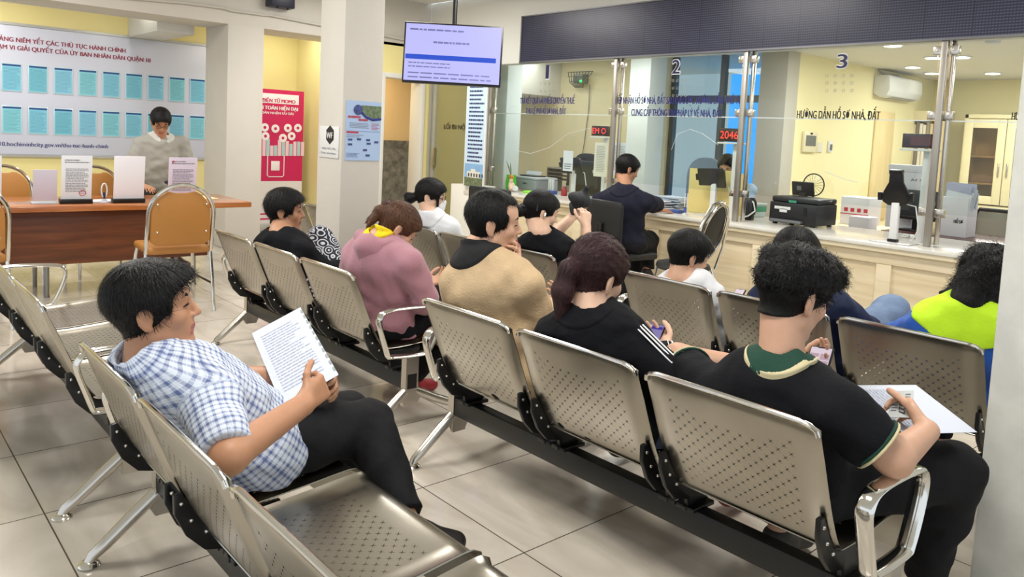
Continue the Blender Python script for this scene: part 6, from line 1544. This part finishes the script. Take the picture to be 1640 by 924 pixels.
for z in (1.02, 1.42): cb.box(x0 + .05, x1 - .05, YC + .1, 13.2, z, z + .03)
cb.build('carcass', CRM, t, .004)
xm = at(1609, 250, YC).x
for (u0, u1) in ((x0 + .02, xm - .005), (xm + .005, x1 - .02)):
    d = MB(); d.box(u0, u0 + .11, YC - .025, YC, .74, zt_ - .07); d.box(u1 - .11, u1, YC - .025, YC, .74, zt_ - .07); d.box(u0 + .11, u1 - .11, YC - .025, YC, .74, .86); d.box(u0 + .11, u1 - .11, YC - .025, YC, zt_ - .20, zt_ - .07)
    dr = d.build('door', CRM, t, .003); bx(u0 + .1, u1 - .1, YC - .015, YC - .01, .85, zt_ - .19).build('pane', glass('brown_glass', (226, 216, 204)), dr)
    hx = (u1 - .05) if u1 < xm else (u0 + .05); bx(hx - .012, hx + .012, YC - .05, YC - .026, 1.15, 1.35).build('handle', STAIN, dr, .004)
for k, z in enumerate((1.06, .74)): bx(x0 + .12, x0 + .5, YC + .12, 13.1, z, z + .10).build('paper_pile', mat('dusty_paper', (186, 172, 160), .8), t)
for k, (px, py) in enumerate(((1298, 98), (1430, 72), (1462, 107), (1495, 92), (1493, 117), (1540, 91), (1590, 117))):
    c = atz(px, py, 2.598); t = thing('downlight', 'round white recessed lamp in the office ceiling', 'ceiling lamp', (c.x, c.y, 2.6), 'recessed lamps in the office ceiling')
    MB().lathe((c.x, c.y, 2.588), [(.085, .0), (.115, .0), (.115, .012), (.085, .012)], 24).build('trim_ring', WHITEP, t); MB().lathe((c.x, c.y, 2.582), [(0, 0), (.085, 0), (.085, .005), (0, .005)], 24).build('diffuser', mat('lamp_glow', (255, 246, 226), .5, emit=9), t)
c = atz(1590, 66, 2.598); tag(MB().lathe((c.x, c.y, 2.56), [(.05, 0), (.07, .015), (.07, .04)], 20).build('smoke_detector', WHITEP, None), 'round white smoke detector on the office ceiling', 'detector')
wire = MB()
c = at(1300, 290, 6.7); t = thing('desk_fan', 'small wire fan standing behind the black printer', 'fan', (c.x, 6.74, CT))
for k in range(9): a = PI * k / 9; wire.tube([(c.x - .09 * math.cos(a), 6.74, CT + .34 - .09 * math.sin(a)), (c.x, 6.71, CT + .34), (c.x + .09 * math.cos(a), 6.74, CT + .34 + .09 * math.sin(a))], .002, 5)
wire.build('cage', CHROME, t); MB().tube([(c.x + .10 * math.cos(k * PI / 12), 6.74, CT + .34 + .10 * math.sin(k * PI / 12)) for k in range(24)], .006, 8, closed=True).build('rim', BLACKP, t); MB().tube([(c.x, 6.75, CT), (c.x, 6.75, CT + .28)], .012, 8).lathe((c.x, 6.75, CT), [(.06, 0), (.06, .012)], 16).build('stand', BLACKP, t)

# round-backed chrome chair in front of the counter
t = thing('round_back_chair', 'chrome chair with black oval back and round seat before the counter', 'chair', (-3.62, 5.1, 0), world=False); t.rotation_euler = (0, 0, 1.63)
def oval(w, h, zc, y, n=28): return [(w * math.cos(2 * PI * k / n), y - .06 * (h * math.sin(2 * PI * k / n)) / .2, zc + h * math.sin(2 * PI * k / n)) for k in range(n)]
MB().tube(oval(.155, .225, .735, -.20), .011, 10, closed=True).build('inner_hoop', CHROME, t)
MB().tube([(-.18, -.13, .43), (-.205, -.17, .60), (-.19, -.21, .82), (-.10, -.235, .955), (0, -.245, .985), (.10, -.235, .955), (.19, -.21, .82), (.205, -.17, .60), (.18, -.13, .43)], .012, 10).build('outer_hoop', CHROME, t)
mb = MB(); o1 = oval(.145, .215, .735, -.195); o2 = oval(.145, .215, .735, -.165); n = len(o1); mb.add(o1 + o2, [tuple(range(n)), tuple(reversed(range(n, 2 * n)))] + [(k, (k + 1) % n, (k + 1) % n + n, k + n) for k in range(n)]); bk = mb.build('backrest', BC, t, .008)
mb = MB()
for k in (3, 11, 17, 25): mb.sph(Vector(o1[k]) * 1 + Vector((0, -.004, 0)), .006, 8, 5)
mb.build('rivet', CHROME, bk)
MB().lathe((0, .05, .42), [(.0, 0), (.205, 0), (.215, .02), (.205, .045), (.15, .06), (0, .062)], 28).build('seat', BC, t)
for sx in (-1, 1):
    MB().tube([(sx * .17, -.10, .43), (sx * .19, -.18, .2), (sx * .2, -.22, 0)], .011, 10).build('leg', CHROME, t); MB().tube([(sx * .15, .18, .43), (sx * .18, .22, .2), (sx * .2, .25, 0)], .011, 10).build('leg', CHROME, t)

# ------------------------------------------------------------------ things held
atk = lambda px, py, Y: at(px, py, Y * KS)
def slab(name, label, cat, corners, m, th=.001, thick_name='sheet', parts=None, group=None):
    """a flat thing from its four corners: top left, top right, bottom right, bottom left"""
    tl, tr, br, bl = [Vector(c) for c in corners]; o = (bl + tl) / 2; t = thing(name, label, cat, bl, group); M = frame(bl, tr - tl + br - bl, tl - bl); w = ((tr - tl).length + (br - bl).length) / 2; h = ((tl - bl).length + (tr - br).length) / 2
    MB(M).box(0, w, 0, max(th, .0012), 0, h).build(thick_name, m, t, min(.004, th * .4) if th > .003 else 0)
    if parts: parts(M, w, h, t)
    return t
SLEEVE = glass('film_sleeve', (244, 246, 250), .22)
def sleeve_parts(M, w, h, t):
    MB(M).quad((-.006, -.0018, -.008), (w + .012, -.0018, -.008), (w + .012, -.0018, h + .01), (-.006, -.0018, h + .01)).build('clear_sleeve', SLEEVE, t)
    lines(M @ Matrix.Translation((0, -.0005, 0)), w * .12, w * .84, h * .9, h * .12, 22, 9, .28, .4).build('printed_lines', mat('pale_ink', (202, 206, 220), .7), t)
    hb = MB(M)
    for k in range(11): hb.quad((w * .965, -.0022, h * (.06 + .085 * k)), (w * 1.0, -.0022, h * (.06 + .085 * k)), (w * 1.0, -.0022, h * (.10 + .085 * k)), (w * .965, -.0022, h * (.10 + .085 * k)))
    hb.build('punched_strip', mat('grey_punch', (150, 160, 160), .6), t)
slab('document_sleeve', 'clear sleeve of white papers held by the man in the checked shirt', 'papers', (at(377, 537, 1.05), at(458, 512, 1.19), at(530, 583, 1.13), at(452, 652, .98)), PAPER, parts=sleeve_parts)
def phone(label, corners, scr, top=None):
    tl, tr, br, bl = [Vector(c) for c in corners]; M = frame(bl, tr - tl + br - bl, tl - bl); w = ((tr - tl).length + (br - bl).length) / 2; h = ((tl - bl).length + (tr - br).length) / 2
    t = thing('mobile_phone', label, 'phone', bl, 'phones in hands'); k = .076 / w if w > .095 else 1
    MB(M).box(0, w, 0, .009, 0, h).build('case', BLACKP, t, .003); s_ = MB(M).quad((.004, -.0006, .004), (w - .004, -.0006, .004), (w - .004, -.0006, h - .004), (.004, -.0006, h - .004)).build('screen', scr, t)
    MB(M).box(w * .35, w * .65, -.0014, -.0008, h * .91, h * .94).build('camera_notch', BLACKP, s_)
    if top: top(M, w, h, s_)
def bands(M, w, h, s_):
    MB(M).quad((.006, -.001, h * .62), (w - .006, -.001, h * .62), (w - .006, -.001, h * .8), (.006, -.001, h * .8)).build('violet_band', mat('violet_screen', (70, 48, 170), .3, emit=.5), s_)
def tiles(M, w, h, s_):
    for u in (.08, .53):
        for v in (.05, .38): MB(M).quad((w * u, -.001, h * v), (w * (u + .38), -.001, h * v), (w * (u + .38), -.001, h * (v + .28)), (w * u, -.001, h * (v + .28))).build('picture_tile', mat('rose_tile', (214, 180, 196), .3, emit=.5), s_)
phone('phone with a violet screen held by the ponytailed woman', (atk(1036, 515, 2.14), atk(1066, 520, 2.16), atk(1054, 544, 2.11), atk(1030, 540, 2.09)), mat('lilac_phone_screen', (150, 140, 200), .3, emit=.5), bands)
phone('phone showing pale pictures held by the green-collared man', (atk(1296, 553, 2.20), atk(1333, 557, 2.20), atk(1326, 592, 2.16), atk(1289, 586, 2.16)), mat('pink_phone_screen', (236, 218, 232), .3, emit=.6), tiles)
phone('phone with a pale blue screen in the hand of the beige sweater man', (atk(889, 461, 2.30), atk(904, 464, 2.33), atk(900, 486, 2.29), atk(884, 482, 2.26)), mat('sky_phone_screen', (170, 214, 240), .3, emit=.6))
phone('phone lying in the lap of the white shirt boy, tip above the bench', (atk(1172, 462, 3.45), atk(1188, 464, 3.45), atk(1187, 478, 3.41), atk(1171, 476, 3.41)), mat('pink_phone_screen', (236, 218, 232)))
def form_parts(M, w, h, t):
    MB(M).quad((-.006, -.0018, -.008), (w + .012, -.0018, -.008), (w + .012, -.0018, h + .01), (-.006, -.0018, h + .01)).build('clear_sleeve', SLEEVE, t); lines(M @ Matrix.Translation((0, -.0005, 0)), w * .1, w * .9, h * .5, h * .06, 9, 4, .3).build('printed_lines', mat('pale_ink', (186, 190, 206)), t)
slab('document_sleeve', 'white papers in a sleeve on the lap of the green-collared man', 'papers', (atk(1408, 582, 2.46), atk(1496, 648, 2.36), atk(1448, 698, 2.12), atk(1358, 617, 2.22)), PAPER, parts=form_parts)
def ticket_parts(M, w, h, t):
    text('number', '1027', M @ Matrix.Translation((w * .45, -.001, h * .62)) @ Matrix.Rotation(-PI / 2, 4, 'Y') @ Matrix.Rotation(PI, 4, 'Y'), .018, .045, BLACKINK, t, bold=.01)
    lines(M @ Matrix.Translation((0, -.0005, 0)), w * .1, w * .38, h * .8, h * .2, 6, 3, .4).build('printed_lines', INK, t); lines(M @ Matrix.Translation((0, -.0005, 0)), w * .66, w * .9, h * .9, h * .4, 5, 5, .4).build('printed_lines', INK, t)
slab('queue_ticket', 'small grey queue ticket numbered 1027 under the thumb of the green-collared man', 'ticket', (atk(1411, 624, 2.17), atk(1451, 626, 2.17), atk(1453, 666, 2.12), atk(1422, 668, 2.11)), mat('ticket_grey', (206, 212, 210), .6), parts=ticket_parts)
slab('paper_sheet', 'white sheet on the lap of the man in faded jeans', 'paper', (atk(1352, 497, 3.5), atk(1372, 498, 3.52), atk(1376, 516, 3.42), atk(1348, 514, 3.40)), PAPER)
# black cap
cc = np.array(atk(928, 322, 3.40))
A = [ell(cc + V3(0, 0, .01), rot3(.3, .3, .2), V3(.062, .085, .05), .02), cap(cc + V3(-.02, .05, .03), cc + V3(.03, .03, .085), .030, .018, .03), cap(cc + V3(-.05, .0, -.02), cc + V3(-.03, -.02, -.075), .026, .016, .03), sub(ell(cc + V3(-.035, -.03, -.005), rot3(.3, .3, .2), V3(.04, .05, .032)), .01)]
o = surf('black_cap', A, .006, mat('black_cap_cloth', (40, 44, 46), .8), None, noise_fn(5, .003, 60), org=cc - V3(0, 0, .08)); tag(o, 'crumpled black cap held up in both hands', 'cap')
